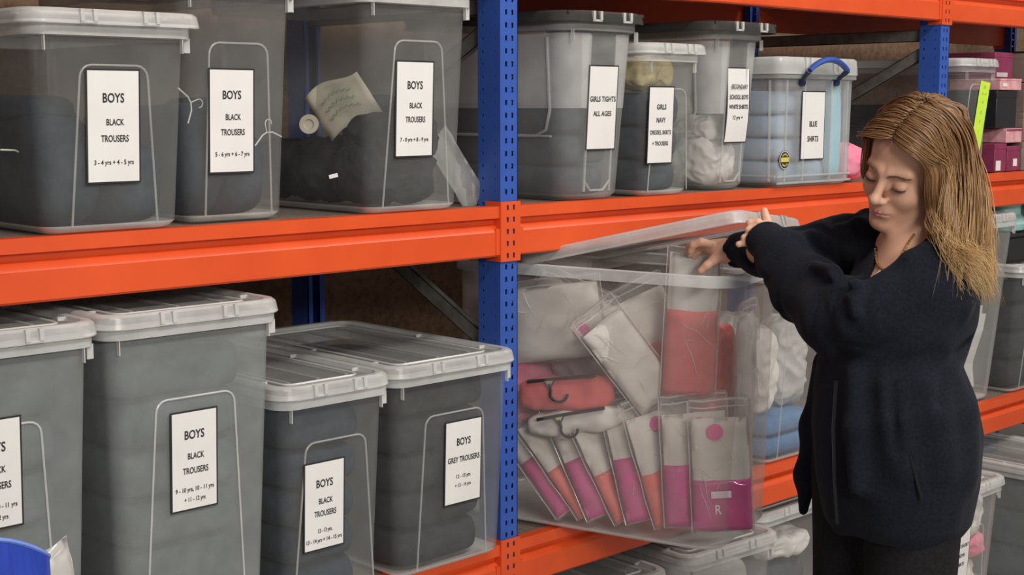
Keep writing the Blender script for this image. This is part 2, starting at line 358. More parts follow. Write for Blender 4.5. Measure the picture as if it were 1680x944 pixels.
# ------------------------------------------------------------------ tubs
def make_tub(label, xc, yf, z, w, d, h, lidw, lidh=0.026, taper=0.017, r=0.03, mats=('tub', 'edge', 'edge_soft'), lid_mats=('lid', 'lid_top', 'edge'),
             panel=None, style='panel', with_lid=True, group=None, rz=0.0, rx=0.0, name='storage_tub', pivot=None, tabs=True):
    root = thing(name, label, 'storage tub', (xc, yf + d / 2, z), rz, group, rx)
    top = h - (lidh * 0.7 if with_lid else 0)
    def half(zz):
        k = taper * (1 - zz / top); return w / 2 - k, d / 2 - k
    mb = MB(); rings = []
    for zz, ins in ((0.0, 0.020), (0.004, 0.008), (0.014, 0.0)):
        a, b = half(zz); rings.append(ring(a - ins, b - ins, max(0.008, r - ins * 0.5), zz))
    for k in range(1, 7):
        zz = 0.014 + (top - 0.03 - 0.014) * k / 6; a, b = half(zz); rings.append(ring(a, b, r, zz))
    nb = len(rings)
    a, b = half(top)
    rim = 0.011
    rings += [ring(a + 0.002, b + 0.002, r, top - 0.028), ring(a + rim, b + rim, r + 0.008, top - 0.026), ring(a + rim, b + rim, r + 0.008, top - 0.002),
              ring(a + rim - 0.004, b + rim - 0.004, r + 0.006, top), ring(a, b, r, top), ring(a - 0.002, b - 0.002, r, top - 0.004)]
    mm = [0] * (nb - 1) + [0] + [1] * 6
    mb.loft(rings, [1, 1] + mm[2:len(rings)], cap1=False)
    front = lambda zz: -half(zz)[1]
    def ridge(pts, rad=0.0028, mi=2, side=None):
        P = []
        for u, zz in pts:
            P.append((u, front(zz) - 0.001, zz) if side is None else (side * (half(zz)[0] + 0.001), u, zz))
        mb.tube(P, rad, 6, mi)
    def frame_pts(pb, pt, zt, zb=0.012, rr=0.022):
        P = [(-pb / 2, zb)]
        for k in range(5):
            t = math.radians(180 - 22.5 * k); P.append((-pt / 2 + rr + rr * math.cos(t), zt - rr + rr * math.sin(t)))
        for k in range(5):
            t = math.radians(90 - 22.5 * k); P.append((pt / 2 - rr + rr * math.cos(t), zt - rr + rr * math.sin(t)))
        P.append((pb / 2, zb)); return P
    if style == 'panel' and panel:
        ridge(frame_pts(*panel), 0.0020)
    if style == 'recess':                                       # stepped centre channel and big side panels
        pw, zt_low = panel
        for u in (-pw / 2, pw / 2): ridge([(u, 0.02), (u, top - 0.035)], 0.0035)
        ridge([(-pw / 2, 0.045), (-pw / 4, 0.022), (pw / 4, 0.022), (pw / 2, 0.045)], 0.003)
        for sd in (-1, 1):
            q = d / 2 - r - 0.01
            ridge([(q, top - 0.04), (q, 0.22), (q - 0.02, 0.165), (q - 0.05, 0.15), (-q + 0.05, 0.15), (-q + 0.015, 0.165), (-q, 0.21), (-q, top - 0.04)], 0.004, 2, sd)
            ridge([(q, 0.15), (-q, 0.15)], 0.003, 2, sd)
        half_n = 14
        for sd in (-1, 1):                                       # frosted panels that wrap the corners, down to a little under half height
            rows = []
            for zz in np.linspace(zt_low, top - 0.032, 8):
                a_, b_ = half(zz); P = [(sd * pw / 2, -b_ - 0.0014)]
                for q_ in range(9):
                    an = math.radians(90 * q_ / 8); P.append((sd * (a_ - r + (r + 0.0014) * math.sin(an)), -b_ + r - (r + 0.0014) * math.cos(an)))
                P.append((sd * (a_ + 0.0014), b_ - r))
                rows.append([(x_, y_, zz) for x_, y_ in P])
            mb.loft(rows, 3, cap0=False, cap1=False, closed=False)
    if style == 'ribbed':
        for u in (-w / 2 + 0.035, -0.062, 0.068, w / 2 - 0.035): ridge([(u, 0.016), (u, top - 0.03)], 0.004)
        ridge([(-w / 2 + 0.005, 0.030), (w / 2 - 0.005, 0.030)], 0.0035); ridge([(-w / 2 + 0.005, 0.012), (w / 2 - 0.005, 0.012)], 0.0035)
        for sd in (-1, 1):
            for u in (-d / 2 + 0.03, 0, d / 2 - 0.03): ridge([(u, 0.016), (u, top - 0.03)], 0.004, 2, sd)
            ridge([(-d / 2 + 0.01, 0.030), (d / 2 - 0.01, 0.030)], 0.0035, 2, sd)
    if tabs:                                                     # short ribs under the rim at the corners
        for sx in (-1, 1):
            mb.box((sx * (a - 0.016) - 0.001, -b - 0.007, top - 0.052), (sx * (a - 0.016) + 0.001, -b + 0.002, top - 0.024), 1)
            if sx > 0: mb.box((sx * (a + 0.004) - 0.006, -b + 0.012, top - 0.05), (sx * (a + 0.004) + 0.006, -b + 0.0145, top - 0.024), 1)
    mb.build('tub_body', [M[m] for m in mats], root, ang=50)
    root['w'] = w; root['d'] = d; root['h'] = h
    info = dict(root=root, w=w, d=d, h=h, half=half, front=front, top=top)
    if with_lid: make_lid(root, lidw / 2, b + (lidw - w) / 2 if lidw > w else b + 0.014, h, lidh, r, lid_mats)
    return info
def make_lid(parent, hx, hy, h, lidh, r, lid_mats, as_thing=None):
    mb = MB(); r2 = r + 0.014
    z0 = h - lidh
    rs = [ring(hx - 0.003, hy - 0.003, r2, z0 + 0.006), ring(hx - 0.001, hy - 0.001, r2, z0), ring(hx, hy, r2, z0 + 0.002), ring(hx - 0.003, hy - 0.003, r2, h - 0.005), ring(hx - 0.009, hy - 0.009, r2 - 0.004, h),
          ring(hx - 0.022, hy - 0.022, r2 - 0.01, h - 0.0005), ring(hx - 0.027, hy - 0.027, r2 - 0.012, h - 0.008), ring(hx - 0.05, hy - 0.05, 0.02, h - 0.008)]
    mb.loft(rs, [0, 0, 0, 0, 0, 0, 1, 1], cap0=False)
    for k in (-0.5, 0.0, 0.5):                                   # stiffening ribs and the stacking border on top
        mb.box((k * hx - 0.004, -hy + 0.075, h - 0.0085), (k * hx + 0.004, hy - 0.075, h - 0.0045), 1)
    P = [(x, y, h - 0.006) for x, y in rrect(hx - 0.055, hy - 0.055, 0.02)]
    mb.tube(P + [P[0]], 0.003, 5, 0, cap=False)
    for sx in (-1, 1):
        for yy in (-hy + 0.02, -hy + 0.10, 0.0, hy - 0.02): mb.box((sx * (hx - 0.03) - 0.008, yy - 0.0015, h - 0.008), (sx * (hx - 0.03) + 0.008, yy + 0.0015, h - 0.001), 0)
    lid = mb.build('lid', [M[lid_mats[0]], M[lid_mats[1]]], parent, ang=40)
    for k in (-0.17, 0.17):                                      # paired clip hinges on the front skirt
        c = MB()
        for dx in (-0.012, 0.012):
            c.box((2 * k * hx + dx - 0.004, -hy - 0.0025, z0 + 0.004), (2 * k * hx + dx + 0.004, -hy + 0.006, h - 0.001))
        c.box((2 * k * hx - 0.016, -hy - 0.0012, z0 + 0.001), (2 * k * hx + 0.016, -hy + 0.004, z0 + 0.006))
        c.build('lid_clip', M[lid_mats[2]], lid, bevel=0.001)
    return lid
def add_label(t, cx, cz, w, h, lines, tilt=0.0, gap=0.004, paper='paper', border=0.0034, curl=0.0):
    """cx, cz in the tub's own frame (z from its base)"""
    fr = lambda zz: t['front'](zz) - gap
    y0, y1 = fr(cz - h / 2), fr(cz + h / 2)
    lean = math.atan2(y0 - y1, h)
    T = Matrix.Translation((cx, (y0 + y1) / 2, cz)) @ Matrix.Rotation(tilt, 4, 'Y') @ Matrix.Rotation(lean, 4, 'X')
    mb = MB(); n = 10; th = 0.0005
    for mi, hw, hh, off in ((1, w / 2, h / 2, 0.0), (0, w / 2 - border, h / 2 - border, -0.0006)):
        rows = []
        for k in range(n + 1):
            zz = -hh + 2 * hh * k / n; bow = curl * math.sin(math.pi * k / n * 1.3)
            rows.append([(-hw, off - bow, zz), (hw, off - bow, zz), (hw, off - bow + th, zz), (-hw, off - bow + th, zz)])
        mb.loft(rows, mi)
    lab = mb.build('label', [M[paper], M['ink']], t['root'], smooth=False, T=T)
    if lines:
        text_mesh(lines, 'lettering', M['ink'], lab, Matrix.Translation((0, -0.0013 - max(0, curl) , 0)))
    return lab

# garments: rounded, creased bodies of cloth
_CUBE = {}
def cube_grid(n):
    if n in _CUBE: return _CUBE[n]
    bm = bmesh.new(); bmesh.ops.create_cube(bm, size=2.0)
    bmesh.ops.subdivide_edges(bm, edges=bm.edges[:], cuts=n, use_grid_fill=True)
    V = np.array([v.co[:] for v in bm.verts]); Fc = [tuple(v.index for v in f.verts) for f in bm.faces]
    bm.free(); _CUBE[n] = (V, Fc); return _CUBE[n]
def cloth_body(size, seed, n=14, p=5.0, amp=0.012, freq=9.0, folds=0, ridged=False):
    V, Fc = cube_grid(n); a = np.abs(V); k = (a ** p).sum(1) ** (1 / p)
    U = V / k[:, None]; S = np.array(size) / 2; P = U * S
    nrm = np.sign(U) * np.abs(U) ** (p - 1) / S
    nrm /= np.linalg.norm(nrm, axis=1)[:, None] + 1e-9
    off = np.zeros(len(P)); sv = Vector((seed * 3.17, seed * 1.71, seed * 0.93))
    for i, q in enumerate(P):
        v = Vector(q) * freq + sv
        x = noise.noise(v) + 0.5 * noise.noise(v * 2.3)
        if ridged: x = 1.1 - 2.2 * abs(noise.noise(v)) - 0.8 * abs(noise.noise(v * 2.1)) 
        off[i] = x
    if folds:
        side = 1 - np.abs(nrm[:, 2])
        off += side * 0.9 * np.cos(U[:, 2] * math.pi * folds)
    P = P + nrm * (off * amp)[:, None]
    return P, Fc
def garment(name, label, cat, group, loc, size, seed, m, rz=0.0, rx=0.0, ry=0.0, **kw):
    P, Fc = cloth_body(size, seed, **kw)
    o = MB().add(P, Fc).build(name, M[m], ang=180)
    o.location = loc; o.rotation_euler = (rx, ry, rz)
    return tag(o, label, cat, group)
def stack(t, n, zfrac, m, name, label, cat, group, seed, margin=0.02, tilt=0.03, amp=0.007, split=1, dy=0.0):
    """n folded garments piled to a share of the tub's height; split = side-by-side piles front to back"""
    root = t['root']; zt = t['top'] * zfrac; hgt = zt / n
    R = random.Random(seed)
    T = Matrix.Translation(root.location) @ root.rotation_euler.to_matrix().to_4x4()
    for k in range(n):
        zc = hgt * (k + 0.5) + 0.006
        a, b = t['half'](zc - hgt / 2)
        a -= margin; b -= margin
        for q in range(split):
            sy = 2 * b / split
            yc = -b + sy * (q + 0.5) + dy
            loc = T @ Vector((R.uniform(-0.003, 0.003), yc, zc))
            o = garment(name, label, cat, group, loc, (2 * a - 0.012, sy - 0.014 - 2 * abs(dy), hgt * 1.0), seed * 7 + k * 3 + q, m, root.rotation_euler.z + R.uniform(-0.012, 0.012),
                        amp=amp * 0.45, folds=1, p=7.0)
def heap(t, specs, m, name, label, cat, group, seed):
    """folded garments of uneven height: (x, y, z, sx, sy, sz)"""
    root = t['root']; T = Matrix.Translation(root.location) @ root.rotation_euler.to_matrix().to_4x4()
    for k, (x, y, z, sx, sy, sz) in enumerate(specs):
        garment(name, label, cat, group, T @ Vector((x, y, z)), (sx, sy, sz), seed * 5 + k, m, 0.0, n=18, p=3.6, amp=0.006, freq=9)
def white_hanger(t, pos, rot, label):
    mb = MB()
    mb.tube([(-0.035, 0, -0.012), (-0.012, 0, 0.002), (0.0, 0, 0.004), (0.014, 0, 0.0), (0.034, 0, -0.016)], 0.0016, 6)
    mb.tube([(0.0, 0, 0.004), (0.0, 0, 0.016)] + [(0.008 - 0.008 * math.cos(a), 0, 0.020 + 0.008 * math.sin(a)) for a in np.linspace(0, 3.6, 10)], 0.0012, 6)
    o = mb.build('hanger', M['white_plastic']); o.location = t['root'].location + Vector(pos); o.rotation_euler = (0.1, rot, 0.1)
    return tag(o, label, 'hanger')
def pile(t, specs, name, label, cat, group, seed):
    """loose crumpled garments: (x, y, z, sx, sy, sz, material)"""
    root = t['root']; T = Matrix.Translation(root.location) @ root.rotation_euler.to_matrix().to_4x4()
    R = random.Random(seed)
    for k, (x, y, z, sx, sy, sz, m) in enumerate(specs):
        garment(name, label, cat, group, T @ Vector((x, y, z)), (sx, sy, sz), seed * 5 + k, m, R.uniform(-0.3, 0.3), n=34, p=3.2, amp=0.0095, freq=20, ridged=True)

BOYS = lambda sub, extra: [('BOYS', 0.041, 0.0165, 0, 0.050), ('BLACK', 0.034, 0.0115, 0.003, 0.008), ('TROUSERS', 0.053, 0.0120, 0.002, -0.0205)] + extra
LH, LW = 0.199, 0.102

# upper shelf, first bay
Z1 = 1.3612
t = make_tub('clear tub labelled BOYS BLACK TROUSERS 3 - 4 yrs, on the upper shelf', 1.252, 2.282, Z1, 0.295, 0.56, 0.383, 0.348, panel=(0.165, 0.130, 0.290))
add_label(t, -0.004, 0.1845, 0.1045, LH, BOYS('', [('3 - 4 yrs + 4 - 5 yrs', 0.076, 0.0085, 0, -0.062)]))
heap(t, [(-0.062, -0.10, 0.105, 0.125, 0.30, 0.20), (0.062, -0.12, 0.080, 0.12, 0.26, 0.15), (0.0, 0.12, 0.12, 0.24, 0.22, 0.23), (-0.05, 0.0, 0.215, 0.13, 0.3, 0.05)], 'navy_cloth', 'folded_trousers', 'folded dark trousers in the short tub at the left of the upper shelf', 'trousers', 'trousers in the 3 - 4 yrs tub', 1)
white_hanger(t, (-0.123, -0.16, 0.135), 0.6, 'white hanger wire at the left inside the 3 - 4 yrs tub')
T_A = t
t = make_tub('tall clear tub labelled BOYS BLACK TROUSERS 5 - 6 yrs, on the upper shelf', 1.541, 2.332, Z1, 0.248, 0.56, 0.470, 0.272, panel=(0.150, 0.130, 0.338))
add_label(t, -0.018, 0.1915, 0.1025, LH, BOYS('', [('5 - 6 yrs + 6 - 7 yrs', 0.076, 0.0085, 0.001, -0.062)]))
heap(t, [(-0.05, -0.10, 0.115, 0.10, 0.28, 0.22), (0.045, -0.12, 0.09, 0.10, 0.24, 0.17), (0.0, 0.12, 0.11, 0.2, 0.22, 0.21), (0.05, -0.05, 0.205, 0.08, 0.2, 0.06)], 'navy_cloth', 'folded_trousers', 'folded dark trousers in the tall tub behind the short one, upper shelf', 'trousers', 'trousers in the 5 - 6 yrs tub', 2)
white_hanger(t, (0.070, -0.262, 0.165), -0.3, 'white hanger hook low inside the 5 - 6 yrs tub')
white_hanger(t, (-0.095, -0.25, 0.225), 1.2, 'white hanger end at the left inside the 5 - 6 yrs tub')
T_B = t
t = make_tub('tall clear tub labelled BOYS BLACK TROUSERS 7 - 8 yrs, beside the blue post', 1.945, 2.282, Z1, 0.280, 0.56, 0.470, 0.310, panel=(0.180, 0.128, 0.353))
add_label(t, -0.011, 0.2135, 0.1035, LH, BOYS('', [('7 - 8 yrs + 8 - 9 yrs', 0.076, 0.0085, 0, -0.062)]))
T_C = t
for (px, py, Yn, w_, h_, rot, nm, lb) in ((563, 172, 2.425, 0.125, 0.105, -0.55, 'handwritten_note', 'crumpled beige note with green writing inside the 7 - 8 yrs tub'), (618, 203, 2.40, 0.045, 0.040, 0.35, 'paper_tag', 'small printed beige tag above the trousers in the 7 - 8 yrs tub')):
    g = MB(); NN = 10
    vv = [((i / NN - 0.5) * w_, 0.006 * noise.noise(Vector((i * 0.35, j * 0.35, w_ * 90))), (j / NN - 0.5) * h_ + 0.010 * math.sin(i * 0.5)) for j in range(NN + 1) for i in range(NN + 1)]
    ff = [(j * (NN + 1) + i, j * (NN + 1) + i + 1, (j + 1) * (NN + 1) + i + 1, (j + 1) * (NN + 1) + i) for j in range(NN) for i in range(NN)]
    g.add(vv, ff)
    if nm == 'handwritten_note':
        for q, zz in enumerate((0.022, 0.004, -0.014)):
            P = [(-0.038 + 0.0038 * k, -0.0095, zz + 0.004 * math.sin(k * 2.1 + q) + 0.010 * math.sin(k * 0.18)) for k in range(20)]
            g.tube(P, 0.0008, 4, 1)
    else:
        for k in range(5): g.box((-0.02 + 0.008 * k, -0.0075, -0.016), (-0.015 + 0.008 * k, -0.0065, -0.0135), 1)
    o = g.build(nm, [M['tag_card'], M['tag_ink'] if nm == 'handwritten_note' else M['ink']], ang=180)
    sm = o.modifiers.new('sheet', 'SOLIDIFY'); sm.thickness = 0.0006
    o.location = at_y(px, py, Yn); o.rotation_euler = (0.15, rot, -0.85 if nm == 'handwritten_note' else -0.3)
    tag(o, lb, 'paper')
dk = MB(); dk.loft([[(rr * math.cos(a), yy, rr * math.sin(a)) for a in np.linspace(0, 2 * math.pi, 24, endpoint=False)] for rr, yy in ((0.020, 0.004), (0.021, 0.0), (0.020, -0.004), (0.011, -0.004), (0.009, -0.001), (0.003, -0.001))])
o = dk.build('tape_roll', M['tag_card']); o.location = at_y(507, 204, 2.47); o.rotation_euler = (0, 0, -0.8); tag(o, 'small round beige roll at the left inside the 7 - 8 yrs tub', 'roll')
dk = MB().box((-0.009, -0.001, -0.004), (0.009, 0.001, 0.004)); o = dk.build('paper_tag', M['paper'], bevel=0.0005); o.location = at_y(547, 289, 2.335); o.rotation_euler = (0, -0.25, -0.6); tag(o, 'tiny white size tag on the black trousers in the 7 - 8 yrs tub', 'tag')
pile(t, [(0.0, -0.16, 0.078, 0.205, 0.15, 0.12, 'black_cloth'), (0.0, 0.01, 0.082, 0.205, 0.17, 0.13, 'black_cloth'), (0.0, 0.17, 0.078, 0.205, 0.13, 0.12, 'black_cloth'), (0.015, -0.165, 0.155, 0.18, 0.15, 0.10, 'black_cloth'), (0.02, -0.13, 0.205, 0.11, 0.12, 0.06, 'black_cloth')],
     'crumpled_trousers', 'crumpled black trousers inside the tub labelled 7 - 8 yrs', 'trousers', 'trousers in the 7 - 8 yrs tub', 3)

# upper shelf, second bay
t = make_tub('grey-lidded clear tub labelled GIRLS TIGHTS ALL AGES, right of the blue post', 2.512, 2.285, Z1, 0.250, 0.56, 0.437, 0.305, lidh=0.026, taper=0.024, r=0.055, style='recess', panel=(0.088, 0.215),
             mats=('tub_frost', 'edge_soft', 'edge_soft', 'frost_panel'), lid_mats=('lid_grey', 'lid_grey', 'clip_grey'))
add_label(t, 0.004, 0.216, LW, LH, [('GIRLS TIGHTS', 0.089, 0.0125, 0, 0.021), ('ALL AGES', 0.063, 0.0120, 0, -0.013)])
stack(t, 3, 0.53, 'tights', 'folded_tights', 'folded dark blue tights inside the grey-lidded GIRLS TIGHTS tub', 'tights', 'tights in the GIRLS TIGHTS tub', 4, margin=0.02)
t = make_tub('short narrow clear tub labelled GIRLS NAVY, between the two grey-lidded tubs', 2.757, 2.282, Z1, 0.200, 0.50, 0.372, 0.255, panel=(0.150, 0.118, 0.262), taper=0.012)
add_label(t, -0.038, 0.1735, 0.097, 0.19, [('GIRLS', 0.036, 0.0125, 0, 0.045), ('NAVY', 0.034, 0.0125, 0, 0.013), ('DRESSES, SKIRTS', 0.078, 0.0105, 0, -0.017), ('+ TROUSERS', 0.060, 0.0105, 0, -0.044)])
stack(t, 3, 0.70, 'tights', 'folded_dress', 'folded navy dress inside the tub labelled GIRLS NAVY', 'dress', 'navy clothes in the GIRLS NAVY tub', 5, margin=0.014)
pile(t, [(-0.01, -0.155, 0.30, 0.16, 0.13, 0.07, 'yellow_cloth')], 'crumpled_blouse', 'straw coloured blouse under the lid of the GIRLS NAVY tub', 'blouse', None, 5)
t = make_tub('grey-lidded clear tub labelled SECONDARY SCHOOL BOYS WHITE SHIRTS', 3.078, 2.322, Z1, 0.222, 0.56, 0.437, 0.305, lidh=0.026, taper=0.026, r=0.052, style='recess', panel=(0.082, 0.200),
             mats=('tub_frost', 'edge_soft', 'edge_soft', 'frost_panel'), lid_mats=('lid_grey', 'lid_grey', 'clip_grey'))
add_label(t, 0.008, 0.222, 0.098, 0.199, [('SECONDARY', 0.071, 0.0115, 0, 0.050), ('SCHOOL BOYS', 0.080, 0.0120, 0, 0.023), ('WHITE SHIRTS', 0.080, 0.0115, 0, -0.003), ('12 yrs +', 0.042, 0.0100, 0, -0.031)], tilt=0.0, curl=0.004)
pile(t, [(0.0, -0.165, 0.075, 0.145, 0.14, 0.12, 'white_cloth'), (0.0, -0.01, 0.095, 0.145, 0.15, 0.16, 'white_cloth'), (0.01, -0.16, 0.160, 0.13, 0.13, 0.06, 'white_cloth'), (0.0, 0.155, 0.12, 0.145, 0.16, 0.2, 'grey_shirt'), (-0.02, -0.04, 0.215, 0.12, 0.15, 0.07, 'grey_shirt')],
     'crumpled_shirt', 'crumpled white shirt inside the SECONDARY SCHOOL BOYS tub', 'shirt', 'shirts in the SECONDARY SCHOOL BOYS tub', 6)
t = make_tub('square clear tub with blue handle labelled BLUE SHIRTS', 3.386, 2.282, Z1, 0.362, 0.46, 0.352, 0.392, lidh=0.046, taper=0.004, r=0.016, style='ribbed', panel=None, mats=('tub_white', 'edge_soft', 'edge_soft'), lid_mats=('edge', 'lid_top', 'edge'), tabs=False)
add_label(t, -0.022, 0.167, 0.113, 0.189, [('BLUE', 0.036, 0.0155, 0.0, 0.005), ('SHIRTS', 0.052, 0.0155, 0.0, -0.036)])
stack(t, 4, 0.80, 'blue_shirt', 'folded_shirt', 'folded pale blue shirt inside the BLUE SHIRTS tub', 'shirt', 'shirts in the BLUE SHIRTS tub', 7, split=1, margin=0.03)
E0 = t['root'].location
garment('turquoise_shirt', 'turquoise shirt pressed against the front of the BLUE SHIRTS tub', 'shirt', None, (E0.x + 0.112, E0.y - 0.205, E0.z + 0.16), (0.055, 0.030, 0.28), 8, 'sky_cloth', n=16, amp=0.002, freq=20)
hd = MB()
fy = t['front'](0.29)
A = np.array([-0.082, fy, 0.284]); B = np.array([0.083, fy, 0.286])
A2 = np.array([-0.103, fy - 0.042, 0.315]); B2 = np.array([0.080, fy - 0.042, 0.317])
arch = [A2 + (B2 - A2) * s + np.array([0, -0.004 * math.sin(math.pi * s), 0.030 * math.sin(math.pi * s) ** 0.8]) for s in np.linspace(0, 1, 15)]
hd.tube(arch, [0.0085 + 0.003 * math.sin(math.pi * s) for s in np.linspace(0, 1, 15)], 10, 0, flat=0.75)
for p, q in ((A, A2), (B, B2)):
    hd.tube([p, p + (q - p) * 0.5, q], [0.0075, 0.006, 0.009], 8, 1)
    hd.tube([p + np.array([0, 0.006, 0]), p + np.array([0, -0.010, 0])], 0.011, 10, 1)
hd.build('handle', [M['handle_blue'], M['handle_dark']], t['root']); bpy.data.objects['handle']['label'] = 'blue carrying handle clipped over the lid'
bd = MB(); bz, bx = 0.075, -0.150
circ = lambda r0, y, n=24: [(bx + r0 * math.cos(a), y, bz + r0 * 1.05 * math.sin(a)) for a in np.linspace(0, 2 * math.pi, n, endpoint=False)]
fb = t['front'](bz) - 0.003
bd.loft([circ(0.025, fb), circ(0.025, fb - 0.001)], 0); bd.loft([circ(0.0235, fb - 0.0010), circ(0.0235, fb - 0.0014)], 1); bd.loft([circ(0.0215, fb - 0.0012), circ(0.0215, fb - 0.0018)], 0)
bd.box((bx - 0.018, fb - 0.0024, bz - 0.005), (bx + 0.018, fb - 0.0016, bz + 0.007), 2)
for sg in (1, -1):
    for k in range(-2, 3):
        a = math.radians(90 * sg + k * 20); bd.box((bx + 0.0155 * math.cos(a) - 0.0016, fb - 0.0024, bz + 0.0155 * math.sin(a) - 0.0022), (bx + 0.0155 * math.cos(a) + 0.0016, fb - 0.0016, bz + 0.0155 * math.sin(a) + 0.0022), 2)
bd.build('badge', [M['ink'], M['paper'], M['badge_yellow']], t['root'], smooth=False)

# upper shelf, third bay
t = make_tub('clear tub with a lime green note, beside the far blue post', 4.322, 2.30, Z1, 0.205, 0.56, 0.372, 0.245, taper=0.022, mats=('tub', 'edge_soft', 'edge_soft'), panel=(0.13, 0.1, 0.29))
nb = MB(); 
lab = add_label(t, 0.024, 0.165, 0.062, 0.27, [('ID', 0.014, 0.009, 0, 0.118), ('5 - 9', 0.026, 0.008, 0.002, 0.096), ('4', 0.006, 0.010, 0.0, 0.070), ('12', 0.012, 0.009, 0, 0.036), ('3', 0.006, 0.009, 0, 0.006), ('7', 0.006, 0.009, 0, -0.028), ('10', 0.012, 0.009, 0, -0.06)], tilt=math.radians(7), paper='note', border=0.0)
lab['label'] = 'lime green handwritten note'
for ch in lab.children: ch.data.materials[0] = M['note_ink']
stack(t, 3, 0.62, 'black_cloth', 'folded_jumper', 'folded black jumper inside the tub with the lime green note', 'jumper', 'jumpers in the lime note tub', 9, margin=0.02)

# lower shelf, first bay
Z0 = 0.5862
MK = ('tub_milky', 'edge', 'edge')
t = make_tub('tall milky tub at the left edge, its label cut off by the picture edge', 0.982, 2.222, Z0, 0.350, 0.60, 0.634, 0.388, taper=0.022, mats=MK, panel=(0.215, 0.163, 0.475))
add_label(t, -0.003, 0.397, 0.098, 0.188, [('BOYS', 0.041, 0.0165, 0, 0.046), ('BLACK', 0.034, 0.0115, 0.003, 0.008), ('TROUSERS', 0.053, 0.0120, 0.002, -0.0190), ('9 - 10 yrs, 10 - 11 yrs', 0.076, 0.0085, 0, -0.054), ('+ 11 - 12 yrs', 0.044, 0.0085, 0, -0.073)])
stack(t, 6, 0.90, 'grey_cloth', 'folded_trousers', 'folded charcoal trousers inside the tall tub cut by the picture edge', 'trousers', 'trousers in the cut-off tall tub', 10)
t = make_tub('tall milky tub labelled BOYS BLACK TROUSERS 9 - 10 yrs, on the lower shelf', 1.360, 2.222, Z0, 0.340, 0.60, 0.638, 0.376, taper=0.022, mats=MK, panel=(0.215, 0.163, 0.475))
add_label(t, -0.006, 0.357, 0.0985, 0.187, [('BOYS', 0.041, 0.0165, 0, 0.049), ('BLACK', 0.034, 0.0115, 0.003, 0.009), ('TROUSERS', 0.053, 0.0120, 0.002, -0.0180), ('9 - 10 yrs, 10 - 11 yrs', 0.080, 0.0085, 0, -0.053), ('+ 11 - 12 yrs', 0.044, 0.0085, 0, -0.072)])
stack(t, 6, 0.90, 'grey_cloth', 'folded_trousers', 'folded charcoal trousers inside the tall tub labelled 9 - 10 yrs', 'trousers', 'trousers in the 9 - 10 yrs tub', 11)
t = make_tub('low clear tub labelled BOYS BLACK TROUSERS 12 - 13 yrs, between taller neighbours', 1.672, 2.222, Z0, 0.252, 0.60, 0.463, 0.284, taper=0.016, panel=(0.200, 0.148, 0.345))
add_label(t, -0.030, 0.216, 0.100, 0.181, [('BOYS', 0.040, 0.0160, 0, 0.046), ('BLACK', 0.034, 0.0115, 0.003, 0.010), ('TROUSERS', 0.053, 0.0120, 0.002, -0.0150), ('12 - 13 yrs,', 0.034, 0.0085, 0.002, -0.050), ('13 - 14 yrs + 14 - 15 yrs', 0.086, 0.0085, 0, -0.069)])
stack(t, 5, 0.88, 'navy_cloth', 'folded_trousers', 'folded dark trousers in the low narrow tub on the lower shelf', 'trousers', 'trousers in the 12 - 13 yrs tub', 12)
t = make_tub('low clear tub labelled BOYS GREY TROUSERS, next to the blue post', 2.006, 2.245, Z0, 0.330, 0.60, 0.463, 0.366, taper=0.015, panel=(0.200, 0.165, 0.345))
add_label(t, 0.024, 0.2325, 0.108, 0.187, [('BOYS', 0.040, 0.0165, 0, 0.046), ('GREY TROUSERS', 0.092, 0.0125, 0.001, 0.007), ('12 - 13 yrs', 0.040, 0.0085, 0.001, -0.031), ('+ 13 - 14 yrs', 0.046, 0.0085, 0, -0.051)])
stack(t, 5, 0.93, 'black_cloth', 'folded_trousers', 'folded charcoal trousers inside the low GREY TROUSERS tub', 'trousers', 'trousers in the GREY TROUSERS tub', 13)
T_GREY = t

# ------------------------------------------------------------------ the tub pulled out of the shelf, its lid and its packets
YAW = math.radians(17)
PT = make_tub('large clear tub pulled out of the shelf, full of bagged white and pink clothes', 2.552, 1.932, 0.5885, 0.375, 0.70, 0.628, 0, taper=0.010, r=0.065,
              mats=('tub_bright', 'edge', 'edge_soft'), with_lid=False, rz=YAW, rx=math.radians(0.6), style='plain', tabs=False)
bpy.context.view_layer.update()
PM = PT['root'].matrix_world.copy(); PMI = np.array(PM.inverted())
def on_side(x, y, inset):
    """the point of the tub's left wall (moved inwards by inset) seen at a place of the picture, in the tub's own frame"""
    r = FW + RT * (x - 840.0) / F_PX + CU * (472.0 - y) / F_PX
    o = PMI[:3, :3] @ CAM + PMI[:3, 3]; d = PMI[:3, :3] @ r
    k = (-PT['w'] / 2 + 0.004 + inset - o[0]) / d[0]
    return o + d * k
lid = thing('tub_lid', 'clear tub lid being lifted off the pulled-out tub', 'lid')
lp1, lp2, lp3 = Vector((2.494, 1.872, 1.348)), Vector((2.369, 2.420, 1.215)), Vector((2.863, 1.960, 1.302))   # front left, rear left, front right
lx = (lp3 - lp1).normalized(); ly = (lp2 - lp1); lylen = ly.length; ly = (ly - lx * ly.dot(lx)).normalized(); lz = lx.cross(ly)
lc = lp1 + lx * 0.195 + ly * (lylen / 2) - lz * 0.015
lid.matrix_world = Matrix(((lx[0], ly[0], lz[0], lc[0]), (lx[1], ly[1], lz[1], lc[1]), (lx[2], ly[2], lz[2], lc[2]), (0, 0, 0, 1)))
make_lid(lid, 0.195, lylen / 2, 0.030, 0.030, 0.02, ('lid', 'lid_top', 'edge'))

